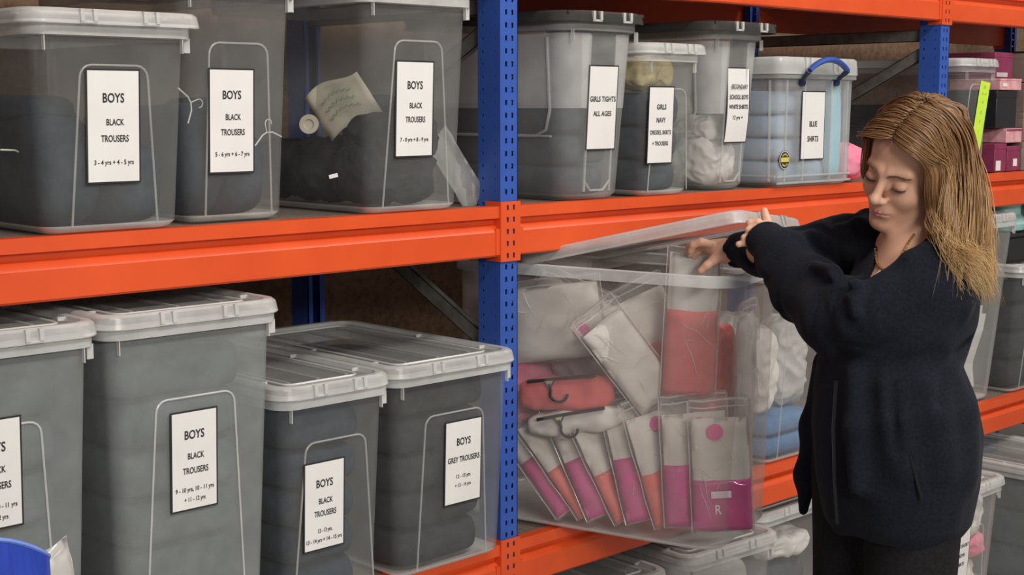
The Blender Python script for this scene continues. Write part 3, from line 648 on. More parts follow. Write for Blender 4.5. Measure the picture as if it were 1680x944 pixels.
def pillow(w, h, t, seed, nu=16, nv=20, v0=-1.0, v1=1.0, grow=0.0, crinkle=0.003, freq=14.0, pw=4):
    """a flat cushion in the local XZ plane, front towards -Y"""
    V, Fc = [], []
    us = np.linspace(-1, 1, nu + 1); vs = np.linspace(v0, v1, nv + 1)
    sv = Vector((seed * 2.3, seed * 1.1, seed * 0.7))
    for sgn in (-1, 1):
        for v in vs:
            for u in us:
                th = (t / 2) * max(0.0, (1 - abs(u) ** pw)) ** 0.5 * max(0.0, (1 - abs(v) ** (pw * 2))) ** 0.5 + grow
                x, z = u * (w / 2 + grow), v * (h / 2 + grow)
                wob = crinkle * (noise.noise(Vector((x, z, sgn * 0.1)) * freq + sv) + 0.6 * noise.noise(Vector((x, z, sgn * 0.1)) * freq * 2.3 + sv))
                V.append((x, sgn * th + wob, z + 0.6 * wob))
    k = nu + 1; off = k * (nv + 1)
    for j in range(nv):
        for i in range(nu):
            a = j * k + i
            Fc.append((a, a + 1, a + k + 1, a + k)); Fc.append((off + a, off + a + k, off + a + k + 1, off + a + 1))
    edge = [i for i in range(k)] + [j * k + nu for j in range(1, nv + 1)] + [nv * k + i for i in range(nu - 1, -1, -1)] + [j * k for j in range(nv - 1, 0, -1)]
    for a, b in zip(edge, edge[1:] + edge[:1]): Fc.append((b, a, off + a, off + b))
    return V, Fc
def packet(name, label, T, w, h, t, seed, card=None, group=None, cloth='cream', card_top=-0.12, sticker=(0.2, 0.72), film=True, film_h=1.16, marks=None, cat='packet'):
    root = thing(name, label, cat, (0, 0, 0), 0, group)
    root.matrix_world = PM @ T
    V, Fc = pillow(w, h, t, seed, crinkle=0.004, freq=18)
    MB().add(V, Fc).build('folded_garment', M[cloth], root, ang=180)
    if card:
        V, Fc = pillow(w, h, t, seed, v0=-0.97, v1=card_top, grow=0.0016, nv=10, crinkle=0.004, freq=18)
        c = MB().add(V, Fc).build('card_sleeve', M[card], root, ang=180)
        if marks: MB().box((-0.028, -t / 2 - 0.0068, -0.050), (0.018, -t / 2 - 0.0055, -0.034)).build('printed_bar', M['logo_white'], c, bevel=0.003)
        if marks: text_mesh(marks, 'lettering', M['logo_white'], c, Matrix.Translation((0, -t / 2 - 0.006, 0)))
    if sticker:
        su, sv_ = sticker; r = 0.019
        cx, cz = su * w / 2, sv_ * h / 2
        y = -(t / 2) * max(0, 1 - abs(su) ** 4) ** 0.5 * max(0, 1 - abs(sv_) ** 8) ** 0.5 - 0.0035
        P0 = [(cx + r * math.cos(a), y, cz + r * math.sin(a)) for a in np.linspace(0, 2 * math.pi, 20, endpoint=False)]
        P1 = [(a, b - 0.0012, c) for a, b, c in P0]
        MB().loft([P0, P1]).build('round_sticker', M['hot_pink'], root, smooth=False)
    if film:
        V, Fc = pillow(w * 1.03, h * film_h, t * 1.12, seed + 31, nu=22, nv=28, grow=0.003, crinkle=0.0055, freq=20)
        V = [(x, y, z + h * (film_h - 1) / 2) for x, y, z in V]
        b = MB().add(V, Fc).build('poly_bag', M['film'], root, ang=180)
        zt = h * (film_h - 1) / 2 + h * film_h / 2
        sm = MB()
        for zz in (zt, zt - 0.016): sm.tube([(-w * 0.52 + w * 1.04 * k / 8, 0.004 * math.sin(k * 1.7 + seed), zz + 0.002 * math.sin(k + seed)) for k in range(9)], 0.0016, 5)
        Rc = random.Random(seed + 9)
        for _ in range(7):                                       # pale tubes along creases, standing in for glints on the film
            u0, v0_, an, L_ = Rc.uniform(-0.7, 0.7), Rc.uniform(-0.6, 0.85), Rc.uniform(-0.6, 0.6) + (1.57 if Rc.random() < 0.6 else 0), Rc.uniform(0.03, 0.10)
            P = []
            for q in np.linspace(-0.5, 0.5, 7):
                x_, z_ = u0 * w / 2 + math.cos(an) * L_ * q, v0_ * h / 2 + math.sin(an) * L_ * q + 0.004 * math.sin(q * 9 + seed)
                uu, vv = min(0.97, abs(x_) / (w / 2)), min(0.97, abs(z_) / (h / 2 * film_h))
                P.append((max(-w * 0.5, min(w * 0.5, x_)), -(t * 0.56 * (1 - uu ** 4) ** 0.5 * (1 - vv ** 8) ** 0.5 + 0.0045), z_ + h * (film_h - 1) / 4))
            sm.tube(P, [0.0002, 0.0006, 0.0009, 0.0011, 0.0009, 0.0006, 0.0002], 4)
        for sx in (-1, 1): sm.tube([(sx * (w * 0.525 + 0.003), 0.003 * math.sin(k * 1.9 + seed), -h / 2 + h * film_h * k / 8) for k in range(9)], 0.0013, 5)
        sm.build('bag_seam', M['film_edge'], b)
    return root
def stand(y, z, x, lean, yaw, roll=0.0):
    """a packet that stands in the tub: centre, leaning towards the back by lean, its face turned to the left wall by yaw"""
    return Matrix.Translation((x, y, z)) @ Matrix.Rotation(-yaw, 4, 'Z') @ Matrix.Rotation(-lean, 4, 'X') @ Matrix.Rotation(roll, 4, 'Y')
FILES = 'bagged shirts filed at the bottom of the pulled-out tub'
specs = []
# lower row of packets: place of the packet's left edge in the picture (bottom, top), then card colour
rows = [((1158, 893), (1150, 690), 'magenta', 0.045), ((1118, 888), (1098, 690), 'magenta', 0.045), ((1088, 885), (1045, 690), 'coralcard', 0.045), ((1056, 880), (1000, 698), 'magenta', 0.045),
        ((1022, 872), (950, 702), 'coralcard', 0.045), ((986, 865), (905, 715), 'magenta', 0.045), ((950, 856), (866, 728), 'coralcard', 0.045), ((915, 848), (835, 745), 'magenta', 0.045)]
for k, (pb, pt, cm, ins) in enumerate(rows):
    a, b = on_side(*pb, ins), on_side(*pt, ins)
    yaw = math.radians(60 if k == 0 else 44 + (7, -6, 9, -4, 6, -8, 3)[k - 1]); w = 0.13 if k == 0 else (0.15, 0.17, 0.16, 0.19, 0.16, 0.18, 0.17)[k - 1]
    lean = math.atan2(b[1] - a[1], b[2] - a[2])
    h = 0.26
    zb = 0.024
    hc = h / 2 * math.cos(lean) + w / 2 * abs(math.sin(yaw) * math.sin(lean)) * 0.55
    yc = (a[1] + b[1]) / 2 + 0.0; c = (a + b) / 2
    ctr = Vector((c[0] + w / 2 * math.cos(yaw) * 0.92, yc - w / 2 * math.sin(yaw) * 0.55, zb + hc + 0.012))
    packet('bagged_shirt', ['bagged shirt with magenta card and white letters, at the front of the pulled-out tub', 'bagged shirt with magenta card, second from the front in the pulled-out tub', 'bagged shirt with coral card, third from the front in the pulled-out tub',
            'bagged shirt with magenta card, fourth from the front in the pulled-out tub', 'bagged shirt with coral card, fifth from the front in the pulled-out tub', 'bagged shirt with magenta card, sixth from the front in the pulled-out tub',
            'bagged shirt with coral card leaning low towards the blue post', 'bagged shirt with magenta card leaning lowest, by the blue post'][k],
           Matrix.Translation(ctr) @ Matrix.Rotation(-lean, 4, 'X') @ Matrix.Rotation(-yaw, 4, 'Z') @ Matrix.Rotation(math.radians((0, 3, -4, 4, -3, 5, -2, 3)[k]), 4, 'Y'), w, h, 0.026, 40 + k, cm, FILES, card_top=(-0.08, 0.10, -0.02, 0.16, -0.05, 0.12, 0.02, 0.2)[k], sticker=(0.1 if k % 2 else -0.2, 0.78),
           marks=[('R', 0.015, 0.022, -0.012, -0.075)] if k == 0 else None)
# big cream bag against the left wall, and others heaped on top
def face(px, py, inset, w, h, roll, yaw=78, lean=0.0):
    c = on_side(px, py, inset)
    return Matrix.Translation(c) @ Matrix.Rotation(-math.radians(yaw), 4, 'Z') @ Matrix.Rotation(-lean, 4, 'X') @ Matrix.Rotation(math.radians(roll), 4, 'Y')
UP = 'bagged clothes heaped high in the pulled-out tub'
packet('bagged_shirt', 'large cream bagged shirt with a round pink sticker beside the blue post', face(908, 530, 0.040, 0, 0, -9), 0.235, 0.175, 0.05, 61, None, UP, sticker=(0.62, -0.25), film_h=1.10)
packet('bagged_shirt', 'cream bagged shirt whose film peak pokes over the rim', face(928, 518, 0.10, 0, 0, 24, yaw=70), 0.19, 0.15, 0.045, 62, None, UP, sticker=(0.0, 0.5), film_h=1.12)
packet('bagged_shirt', 'slim cream bagged shirt slanting across the middle of the pulled-out tub', face(1035, 595, 0.05, 0, 0, -38, yaw=48), 0.11, 0.24, 0.035, 63, None, UP, sticker=None)
packet('bagged_shirt', 'bagged pinkish shirt behind the slanting packet, middle of the pulled-out tub', face(1055, 560, 0.14, 0, 0, -25, yaw=60), 0.19, 0.21, 0.04, 64, 'coralcard', UP, sticker=None, card_top=-0.1)
packet('bagged_shirt', 'bagged shirt held by the right hand, coral card below and white cloth above the rim', face(1134, 535, 0.110, 0, 0, 2, yaw=62, lean=0.03), 0.115, 0.335, 0.045, 65, 'coral', None, cloth='white_cloth', card_top=0.22, sticker=None, film_h=1.04,
       marks=None)
# white cloth crumpled in the hand's packet
# coral garments on hangers
for k, (px, py, w, h, lb, ins) in enumerate(((930, 645, 0.23, 0.085, 'coral garment on a black hanger with tan size tab', 0.04), (945, 690, 0.24, 0.06, 'coral garment on a black hanger with lime size tab', 0.045))):
    c = on_side(px, py, ins)
    root = thing('folded_jumper', lb + ', in the pulled-out tub', 'garment', (0, 0, 0)); root.matrix_world = PM @ (Matrix.Translation(c) @ Matrix.Rotation(-math.radians(82), 4, 'Z') @ Matrix.Rotation(math.radians(-6 - 5 * k), 4, 'Y'))
    P, Fc = cloth_body((w, 0.05, h), 70 + k, n=18, p=3.5, amp=0.006, freq=20)
    MB().add(P, Fc).build('cloth', M['coral' if k == 0 else 'cream'], root, ang=180)
    hz = h / 2 * (0.95 if k == 0 else 0.75)
    hg = MB(); hg.tube([(-0.085, -0.030, hz - 0.006), (0.0, -0.031, hz), (0.085, -0.030, hz + 0.004)], 0.0042, 8)
    hk = [(-0.03, -0.032, hz - 0.012), (-0.027, -0.033, hz - 0.028)] + [(-0.012 + 0.019 * math.cos(a), -0.034, hz - 0.040 - 0.015 * math.sin(a)) for a in np.linspace(math.pi * 0.98, -0.25, 12)][0:0] + [(-0.008 - 0.021 * math.cos(a), -0.034, hz - 0.036 - 0.019 * math.sin(a)) for a in np.linspace(0.1, math.pi * 0.98, 14)]
    hg.tube(hk, 0.0034, 8)
    hg.tube([(-0.042, -0.032, hz - 0.002), (-0.030, -0.033, hz - 0.024), (-0.016, -0.032, hz - 0.002)], 0.0022, 6)
    h_o = hg.build('hanger', M['hanger'], root)
    MB().loft([[(-0.040, yy, hz - 0.003), (-0.018, yy, hz - 0.003), (-0.029, yy, hz - 0.021)] for yy in (-0.0315, -0.0335)]).build('size_tab', M['size_tab_tan' if k == 0 else 'size_tab'], h_o, smooth=False)
garment('brown_fill', 'kraft filler body upright at the front end of the pulled-out tub', 'bag', None, PM @ Vector((0.105, -0.275, 0.165)), (0.13, 0.05, 0.28), 81, 'umber', YAW, n=16, p=5, amp=0.003, freq=14)  # brown body added to fill the brown area at this end
# packets seen through the front end
packet('bagged_shirt', 'bagged shirt with torn grey tag at the front end of the pulled-out tub', Matrix.Translation((0.085, -0.30, 0.36)) @ Matrix.Rotation(0.10, 4, 'Z'), 0.15, 0.30, 0.03, 66, None, None, cloth='film_edge', sticker=None, film_h=1.1)
garment('crumpled_jumper', 'dull red top at the front end of the pulled-out tub', 'garment', None, PM @ Vector((0.06, -0.23, 0.36)), (0.20, 0.07, 0.24), 77, 'coral', YAW, n=24, p=3, amp=0.008, freq=20, ridged=True)
garment('crumpled_jumper', 'cream top heaped in the middle of the pulled-out tub', 'garment', None, PM @ Vector((0.04, 0.02, 0.40)), (0.24, 0.28, 0.20), 78, 'cream', YAW, n=18, p=3, amp=0.012, freq=16, ridged=True)
garment('crumpled_jumper', 'pink top heaped at the back of the pulled-out tub', 'garment', None, PM @ Vector((-0.02, 0.235, 0.36)), (0.28, 0.16, 0.30), 79, 'pink_cloth', YAW, n=18, p=3, amp=0.012, freq=16, ridged=True)
tg = MB(); tg.loft([[(-0.016, yy, 0.035), (0.012, yy, 0.040), (0.022, yy, -0.035), (-0.006, yy, -0.030)] for yy in (0, 0.0008)])
o = tg.build('paper_tag', M['paper'], smooth=False); o.matrix_world = PM @ Matrix.Translation((0.10, -0.325, 0.41)); tag(o, 'bent white paper tag behind the front end of the pulled-out tub', 'tag')

# ------------------------------------------------------------------ lower shelf behind and right of it
t = make_tub('clear tub of bagged blue and white shirts, right behind the pulled-out tub', 3.365, 2.285, Z0, 0.335, 0.58, 0.56, 0.37, taper=0.02, mats=('tub_bright', 'edge', 'edge_soft'), panel=(0.2, 0.16, 0.40))
stack(t, 2, 0.22, 'denim', 'folded_shirt', 'folded mid blue shirt low in the tub behind the pulled-out one', 'shirt', 'blue shirts low in the tub behind the pulled-out one', 14)
pile(t, [(-0.07, -0.17, 0.25, 0.13, 0.10, 0.24, 'white_cloth'), (0.07, -0.16, 0.26, 0.13, 0.10, 0.26, 'grey_shirt'), (0.0, 0.0, 0.26, 0.26, 0.2, 0.25, 'white_cloth')], 'crumpled_shirt', 'crumpled pale shirt above the blue ones in the tub behind the pulled-out one', 'shirt', 'pale shirts in the tub behind the pulled-out one', 15)
t = make_tub('tall clear tub holding white papers, on the lower shelf behind the woman', 4.42, 2.285, Z0, 0.325, 0.60, 0.640, 0.352, taper=0.045, mats=('tub_frost', 'edge', 'edge_soft'), panel=None)
for k, (lx, ly, lz, ry) in enumerate(((-0.045, -0.235, 0.165, 0.10), (0.02, -0.20, 0.17, -0.06))):
    L0 = t['root'].location
    w_, h_ = 0.20, 0.29
    o = MB().loft([[(-w_ / 2, 0.0, zz), (w_ / 2, 0.012 * math.sin(q), zz), (w_ / 2, 0.002 + 0.012 * math.sin(q), zz), (-w_ / 2, 0.002, zz)] for q, zz in enumerate(np.linspace(-h_ / 2, h_ / 2, 6))]).build('paper_sheet', M['paper'], smooth=False)
    o.location = (L0.x + lx, L0.y + ly, L0.z + lz); o.rotation_euler = (0.06, ry, 0)
    tag(o, ['white paper sheet standing tilted at the front of the tall tub behind the woman', 'second white sheet behind the tilted one in the tall tub'][k], 'paper')
stack(t, 2, 0.5, 'tights', 'folded_jumper', 'folded teal grey jumper in the tall tub behind the woman', 'jumper', 'jumpers in the tall tub behind the woman', 16, margin=0.04, dy=0.06)
t = make_tub('dark-filled clear tub at the right edge of the lower shelf', 4.822, 2.285, Z0, 0.37, 0.58, 0.455, 0.41, taper=0.03, mats=('tub', 'edge', 'edge_soft'), panel=(0.22, 0.17, 0.36))
stack(t, 4, 0.93, 'black_cloth', 'folded_trousers', 'folded black trousers in the tub at the right edge of the lower shelf', 'trousers', 'trousers in the tub at the right edge', 17)
L0 = t['root'].location; zl = L0.z + 0.456
bb = MB().box((-0.17, -0.20, 0.0), (0.17, 0.20, 0.085)).box((-0.175, -0.205, 0.085), (0.175, 0.205, 0.098))
o = bb.build('black_box', M['black_plastic'], bevel=0.006); o.location = (L0.x + 0.005, L0.y - 0.03, zl + 0.001); tag(o, 'shallow black box on the lid of the dark-filled tub', 'box')
tl = MB(); tl.loft([[(rr * math.cos(a), rr * 0.8 * math.sin(a), zz) for a in np.linspace(0, 2 * math.pi, 20, endpoint=False)] for rr, zz in ((0.055, 0), (0.075, 0.008), (0.085, 0.03), (0.072, 0.052), (0.06, 0.062), (0.058, 0.09), (0.066, 0.098), (0.05, 0.102))])
o = tl.build('mint_bowl', M['teal']); o.location = (L0.x - 0.055, L0.y - 0.16, zl + 0.1); tag(o, 'mint green plastic tub on the black box at the right edge', 'tub')
gb = MB().box((-0.06, -0.1, 0), (0.06, 0.1, 0.17)); o = gb.build('green_box', M['green'], bevel=0.003); o.location = (L0.x + 0.11, L0.y - 0.06, zl + 0.1); tag(o, 'green carton standing beside the mint green plastic tub', 'box')

# ------------------------------------------------------------------ floor level under the lower beams
def low_tub(label, fl, w, d, h, rz, contents=None, **kw):
    """fl: front left lid corner on the ground plan"""
    c = Vector((fl[0], fl[1], 0)) + Matrix.Rotation(rz, 4, 'Z') @ Vector((w / 2, d / 2, 0))
    return make_tub(label, c.x, c.y - (d - 0.04) / 2, h[0], w - 0.04, d - 0.04, h[1], w, rz=rz, **kw)
ZB = 0.001
t = low_tub('pale lidded tub on the floor directly under the pulled-out tub', (2.790, 2.235), 0.385, 0.58, (ZB, 0.430), math.radians(-4), taper=0.015, mats=('tub_bright', 'edge', 'edge_soft'), panel=None)
stack(t, 2, 0.85, 'grey_shirt', 'folded_shirt', 'folded grey shirt in the floor tub under the pulled-out one', 'shirt', 'grey shirts in the floor tub', 18)
t = low_tub('lidded tub on the floor, lower left of the pulled-out tub', (2.345, 2.250), 0.385, 0.58, (ZB, 0.420), math.radians(-3), taper=0.015, panel=None)
stack(t, 2, 0.8, 'grey_cloth', 'folded_trousers', 'folded charcoal trousers in the floor tub next to the blue post', 'trousers', 'trousers in the floor tub next to the blue post', 19)
t = low_tub('clear tub with dark and pale clothes on the floor, beside the woman', (3.215, 2.315), 0.385, 0.56, (ZB, 0.440), math.radians(0), taper=0.015, mats=('tub_bright', 'edge', 'edge_soft'), panel=None)
stack(t, 2, 0.58, 'grey_cloth', 'folded_trousers', 'folded dark trousers in the floor tub beside the woman', 'trousers', 'trousers in the floor tub beside the woman', 20)
pile(t, [(0.02, -0.17, 0.30, 0.2, 0.14, 0.07, 'white_cloth')], 'crumpled_shirt', 'crumpled pale shirt on top in the floor tub beside the woman', 'shirt', None, 21)
t = low_tub('clear tub of pale and pink clothes on the floor, right behind the woman', (3.700, 2.030), 0.412, 0.265, (ZB, 0.450), 0.0, taper=0.022, mats=('tub_bright', 'edge', 'edge_soft'), panel=(0.24, 0.19, 0.315))
add_label(t, -0.040, 0.240, 0.10, 0.19, [('GIRLS SHORT', 0.085, 0.011, 0, 0.030), ('SLEEVE', 0.045, 0.011, 0, 0.0), ('SHIRTS', 0.045, 0.011, 0, -0.028)])
pile(t, [(0.075, 0.0, 0.335, 0.19, 0.18, 0.15, 'white_cloth'), (0.10, -0.02, 0.235, 0.13, 0.13, 0.07, 'pink_cloth'), (0.02, 0.0, 0.225, 0.12, 0.14, 0.10, 'coral'), (0.085, 0.0, 0.12, 0.14, 0.14, 0.12, 'cream'), (-0.09, 0.0, 0.20, 0.12, 0.15, 0.34, 'white_cloth')],
     'crumpled_blouse', 'crumpled blouse inside the floor tub of pale and pink clothes', 'blouse', 'blouses in the pale and pink floor tub', 22)
t = low_tub('wide dark-filled tub on the floor at the right edge', (4.335, 1.870), 0.42, 0.62, (ZB, 0.420), 0.0, taper=0.018, mats=('tub_milky', 'edge', 'edge_soft'), panel=None)
stack(t, 3, 0.92, 'grey_cloth', 'folded_trousers', 'folded charcoal trousers in the wide floor tub at the right edge', 'trousers', 'trousers in the wide floor tub', 23)

# small cartons on the upper shelf of the third bay
def carton(label, lo, hi, m, mark=None, name='carton'):
    c = Vector(((lo[0] + hi[0]) / 2, (lo[1] + hi[1]) / 2, lo[2])); a, b, h = (hi[0] - lo[0]) / 2, (hi[1] - lo[1]) / 2, hi[2] - lo[2]
    root = thing(name, label, 'box', c)
    MB().box((-a, -b, 0), (a, b, h * 0.93)).build('carton_body', M[m], root, bevel=0.002)
    MB().box((-a - 0.001, -b - 0.001, h * 0.80), (a + 0.001, b + 0.001, h)).build('carton_lid', M[m], root, bevel=0.002)
    if mark:
        mm, x0, x1, z0, z1 = mark
        MB().box((-a + 2 * a * x0, -b - 0.0022, h * z0), (-a + 2 * a * x1, -b - 0.0008, h * z1)).build('carton_label', M[mm], root, smooth=False)
zc = Z1
carton('plum carton with a white framed label, right of the lime note tub', (4.512, 2.335, zc), (4.592, 2.52, zc + 0.095), 'plum', ('paper', 0.1, 0.5, 0.05, 0.40))
carton('plum carton with a small white square, beside the framed one', (4.600, 2.335, zc), (4.690, 2.52, zc + 0.085), 'plum', ('paper', 0.45, 0.75, 0.2, 0.5))
carton('pink striped flat carton lying on the plum cartons', (4.585, 2.333, zc + 0.097), (4.695, 2.51, zc + 0.145), 'pink_label', ('plum', 0.0, 1.0, 0.85, 0.95))
carton('solid black carton for a dark hollow above the pink flat one', (4.520, 2.34, zc + 0.147), (4.66, 2.54, zc + 0.272), 'black_plastic', None)  # black colour stands in for the shade inside an open hollow
carton('pink flat carton on top of the dark carton', (4.530, 2.335, zc + 0.274), (4.680, 2.52, zc + 0.312), 'pink_label', ('paper', 0.1, 0.3, 0.3, 0.6))
carton('taupe carton at the top of the pink and plum pile', (4.535, 2.36, zc + 0.314), (4.66, 2.54, zc + 0.40), 'plum', ('clip_grey', 0.1, 0.7, 0.05, 0.22))
for k, nm in enumerate(('lowest taupe carton of the right-hand stack', 'second taupe carton up in the right-hand stack', 'third taupe carton up in the right-hand stack', 'top taupe carton of the right-hand stack')):
    carton(nm, (4.705, 2.335, zc + 0.1 * k + 0.0005 * k), (4.95, 2.55, zc + 0.1 * k + 0.099), 'brown_box', ('ink', 0.12, 0.22, 0.4, 0.55))
garment('pink_bag', 'bright pink bag slumped between the BLUE SHIRTS tub and the woman', 'bag', None, (3.645, 2.40, Z1 + 0.058), (0.12, 0.2, 0.10), 90, 'pink_cloth', 0.1, n=18, p=3, amp=0.008, freq=18, ridged=True)

# a poly bag squeezed out beside the tub by the blue post
root = thing('poly_packet', 'clear poly packet sticking out between the 7 - 8 yrs tub and the post', 'packet', (2.130, 2.375, Z1 + 0.078), math.radians(4), None, 0.0, math.radians(-40))
V, Fc = pillow(0.075, 0.20, 0.024, 95, nu=12, nv=24, crinkle=0.004, freq=22)
MB().add(V, Fc).build('poly_bag', M['tub_frost'], root, ang=180)

# the blue sack in front of the racking
root = thing('blue_sack', 'royal blue woven sack at the lower left corner, in front of the tubs', 'sack', (0.712, 1.945, 0.0))
def sack_ring(z, k, drop=0.0):
    out = []
    for a in np.linspace(0, 2 * math.pi, 48, endpoint=False):
        c, s_ = math.cos(a), math.sin(a)
        x = 0.186 * k * abs(c) ** 0.45 * (1 if c > 0 else -1); y = 0.14 * k * abs(s_) ** 0.5 * (1 if s_ > 0 else -1)
        zz = z - drop * (abs(x / 0.186) ** 2.5) - drop * 2.2 * max(0.0, y / 0.14 + 0.6)
        out.append((x, y, zz))
    return out
MB().loft([sack_ring(0.0, 0.90), sack_ring(0.02, 0.97), sack_ring(0.25, 1.03), sack_ring(0.5, 1.0), sack_ring(0.75, 1.02), sack_ring(1.016, 1.0, 0.075), sack_ring(1.016, 0.985, 0.075), sack_ring(0.7, 0.985)], 0, cap1=False).build('sack_body', M['sack'], root, ang=60)
P = sack_ring(1.018, 0.995, 0.075)
MB().tube(P + [P[0]], 0.0032, 6, cap=False).build('rim_seam', M['sack_edge'], root)
root = thing('poly_packet', 'white poly packet leaning beside the blue sack', 'packet', (0.978, 2.02, 0.785), math.radians(20), None, 0.15, math.radians(-18))
V, Fc = pillow(0.09, 0.24, 0.02, 96, nu=10, nv=20, crinkle=0.004, freq=22)
MB().add(V, Fc).build('folded_garment', M['white_cloth'], root, ang=180)
V, Fc = pillow(0.10, 0.27, 0.026, 97, nu=12, nv=20, crinkle=0.005, freq=22)
MB().add(V, Fc).build('poly_bag', M['film_edge'], root, ang=180)

# ------------------------------------------------------------------ the woman
H0 = 2.78
_o = at_h(1480, 500, H0); OR = np.array([_o[0], _o[1], 0.0])
def pp(x, y, f):
    """a place of the picture at f metres behind the body's centre, in the woman's own frame (right, away, up)"""
    P = at_h(x, y, H0 + f) - OR
    return np.array([P @ RT, P @ HX, P[2]])
woman = thing('person', 'woman with long blonde hair in a navy fleece jacket, lifting the tub lid', 'person', OR, math.atan2(RT[1], RT[0]))

def ln(v): return np.sqrt((v * v).sum(-1))
def sphere(p, c, r): return ln(p - np.asarray(c)) - r
def ellip(p, c, r):
    q = p - np.asarray(c); r = np.asarray(r)
    k0 = ln(q / r); k1 = ln(q / (r * r)); return k0 * (k0 - 1) / np.maximum(k1, 1e-9)
def rc(p, a, b, ra, rb=None, flat=None):
    rb = ra if rb is None else rb
    a = np.asarray(a, float); b = np.asarray(b, float); ba = b - a
    h = np.clip(((p - a) @ ba) / (ba @ ba), 0, 1)
    return ln(p - a - h[..., None] * ba) - (ra + (rb - ra) * h)
def smin(a, b, k):
    h = np.clip(0.5 + 0.5 * (b - a) / k, 0, 1); return b + (a - b) * h - k * h * (1 - h)
def smax(a, b, k): return -smin(-a, -b, k)
def vnoise(p, seed=0):
    i = np.floor(p).astype(np.int64); f = p - i; f = f * f * (3 - 2 * f)
    def hsh(x, y, z):
        n = (x * 374761393 + y * 668265263 + z * 2147483647 + seed * 1274126177) & 0xffffffff
        n = ((n ^ (n >> 13)) * 1274126177) & 0xffffffff
        return ((n ^ (n >> 16)) & 0xffff) / 32767.5 - 1
    r = 0
    for dx in (0, 1):
        for dy in (0, 1):
            for dz in (0, 1):
                w = (f[..., 0] if dx else 1 - f[..., 0]) * (f[..., 1] if dy else 1 - f[..., 1]) * (f[..., 2] if dz else 1 - f[..., 2])
                r = r + w * hsh(i[..., 0] + dx, i[..., 1] + dy, i[..., 2] + dz)
    return r
def mesh_sdf(fn, lo, hi, h, slack=1.6):
    """surface nets over the blocks near the surface"""
    lo = np.asarray(lo, float); B = 8
    nb = np.ceil((np.asarray(hi) - lo) / (B * h)).astype(int)
    N = nb * B
    ci = np.stack(np.meshgrid(*[np.arange(n) for n in nb], indexing='ij'), -1).reshape(-1, 3)
    dc = fn(lo + (ci * B + (B - 1) / 2) * h)
    D = np.ones(N, np.float32)
    ins = dc < 0
    near = np.abs(dc) < B * h * 0.87 * slack
    l3 = np.stack(np.meshgrid(*[np.arange(B)] * 3, indexing='ij'), -1).reshape(-1, 3)
    for c in ci[ins & ~near]:
        D[c[0] * B:c[0] * B + B, c[1] * B:c[1] * B + B, c[2] * B:c[2] * B + B] = -1
    act = ci[near]
    for s in range(0, len(act), 400):
        A = act[s:s + 400]
        ids = A[:, None, :] * B + l3[None]
        d = fn((lo + ids * h).reshape(-1, 3)).astype(np.float32)
        ids = ids.reshape(-1, 3); D[ids[:, 0], ids[:, 1], ids[:, 2]] = d
    S = D < 0
    cnt = np.zeros(N - 1, np.uint8)
    for dx in (0, 1):
        for dy in (0, 1):
            for dz in (0, 1): cnt += S[dx:N[0] - 1 + dx, dy:N[1] - 1 + dy, dz:N[2] - 1 + dz]
    cells = np.argwhere((cnt > 0) & (cnt < 8))
    corners = np.array([(i & 1, (i >> 1) & 1, (i >> 2) & 1) for i in range(8)])
    val = np.stack([D[cells[:, 0] + c[0], cells[:, 1] + c[1], cells[:, 2] + c[2]] for c in corners], 1)
    acc = np.zeros((len(cells), 3)); k = np.zeros(len(cells))
    for i in range(8):
        for j in range(i + 1, 8):
            if bin(i ^ j).count('1') != 1: continue
            a, b = val[:, i], val[:, j]; m = (a < 0) != (b < 0)
            t = np.where(m, a / np.where(m, a - b, 1), 0)
            acc += np.where(m[:, None], corners[i] + t[:, None] * (corners[j] - corners[i]), 0); k += m
    V = lo + (cells + acc / k[:, None]) * h
    idx = -np.ones(N - 1, np.int32); idx[cells[:, 0], cells[:, 1], cells[:, 2]] = np.arange(len(cells))
    Q = []
    for ax in range(3):
        u, w = [(1, 2), (2, 0), (0, 1)][ax]
        sl0 = [slice(None)] * 3; sl1 = [slice(None)] * 3; sl0[ax] = slice(0, -1); sl1[ax] = slice(1, None)
        e = np.argwhere(S[tuple(sl0)] != S[tuple(sl1)])
        e = e[(e[:, u] > 0) & (e[:, w] > 0) & (e[:, u] < N[u] - 1) & (e[:, w] < N[w] - 1)]
        du = np.zeros(3, int); du[u] = 1; dw = np.zeros(3, int); dw[w] = 1
        q = np.stack([idx[tuple((e - a).T)] for a in (du + dw, dw, 0 * du, du)], 1)
        flip = ~S[tuple(e.T)]
        q[flip] = q[flip][:, ::-1]
        Q.append(q)
    Q = np.concatenate(Q); Q = Q[(Q >= 0).all(1)]
    return V, Q
def sdf_obj(name, fn, lo, hi, h, m, parent, relax=1):
    V, Q = mesh_sdf(fn, lo, hi, h)
    for _ in range(relax):                                       # a light smoothing of the net
        acc = np.zeros_like(V); k = np.zeros(len(V))
        for a, b in ((0, 1), (1, 2), (2, 3), (3, 0)):
            np.add.at(acc, Q[:, a], V[Q[:, b]]); np.add.at(acc, Q[:, b], V[Q[:, a]]); np.add.at(k, Q[:, a], 1); np.add.at(k, Q[:, b], 1)
        V = V * 0.5 + 0.5 * acc / np.maximum(k, 1)[:, None]
    mb = MB(); mb.v = [V]; mb.f = [tuple(q) for q in Q.tolist()]; mb.m = [0] * len(Q); mb.n = len(V)
    return mb.build(name, m, parent, ang=180)

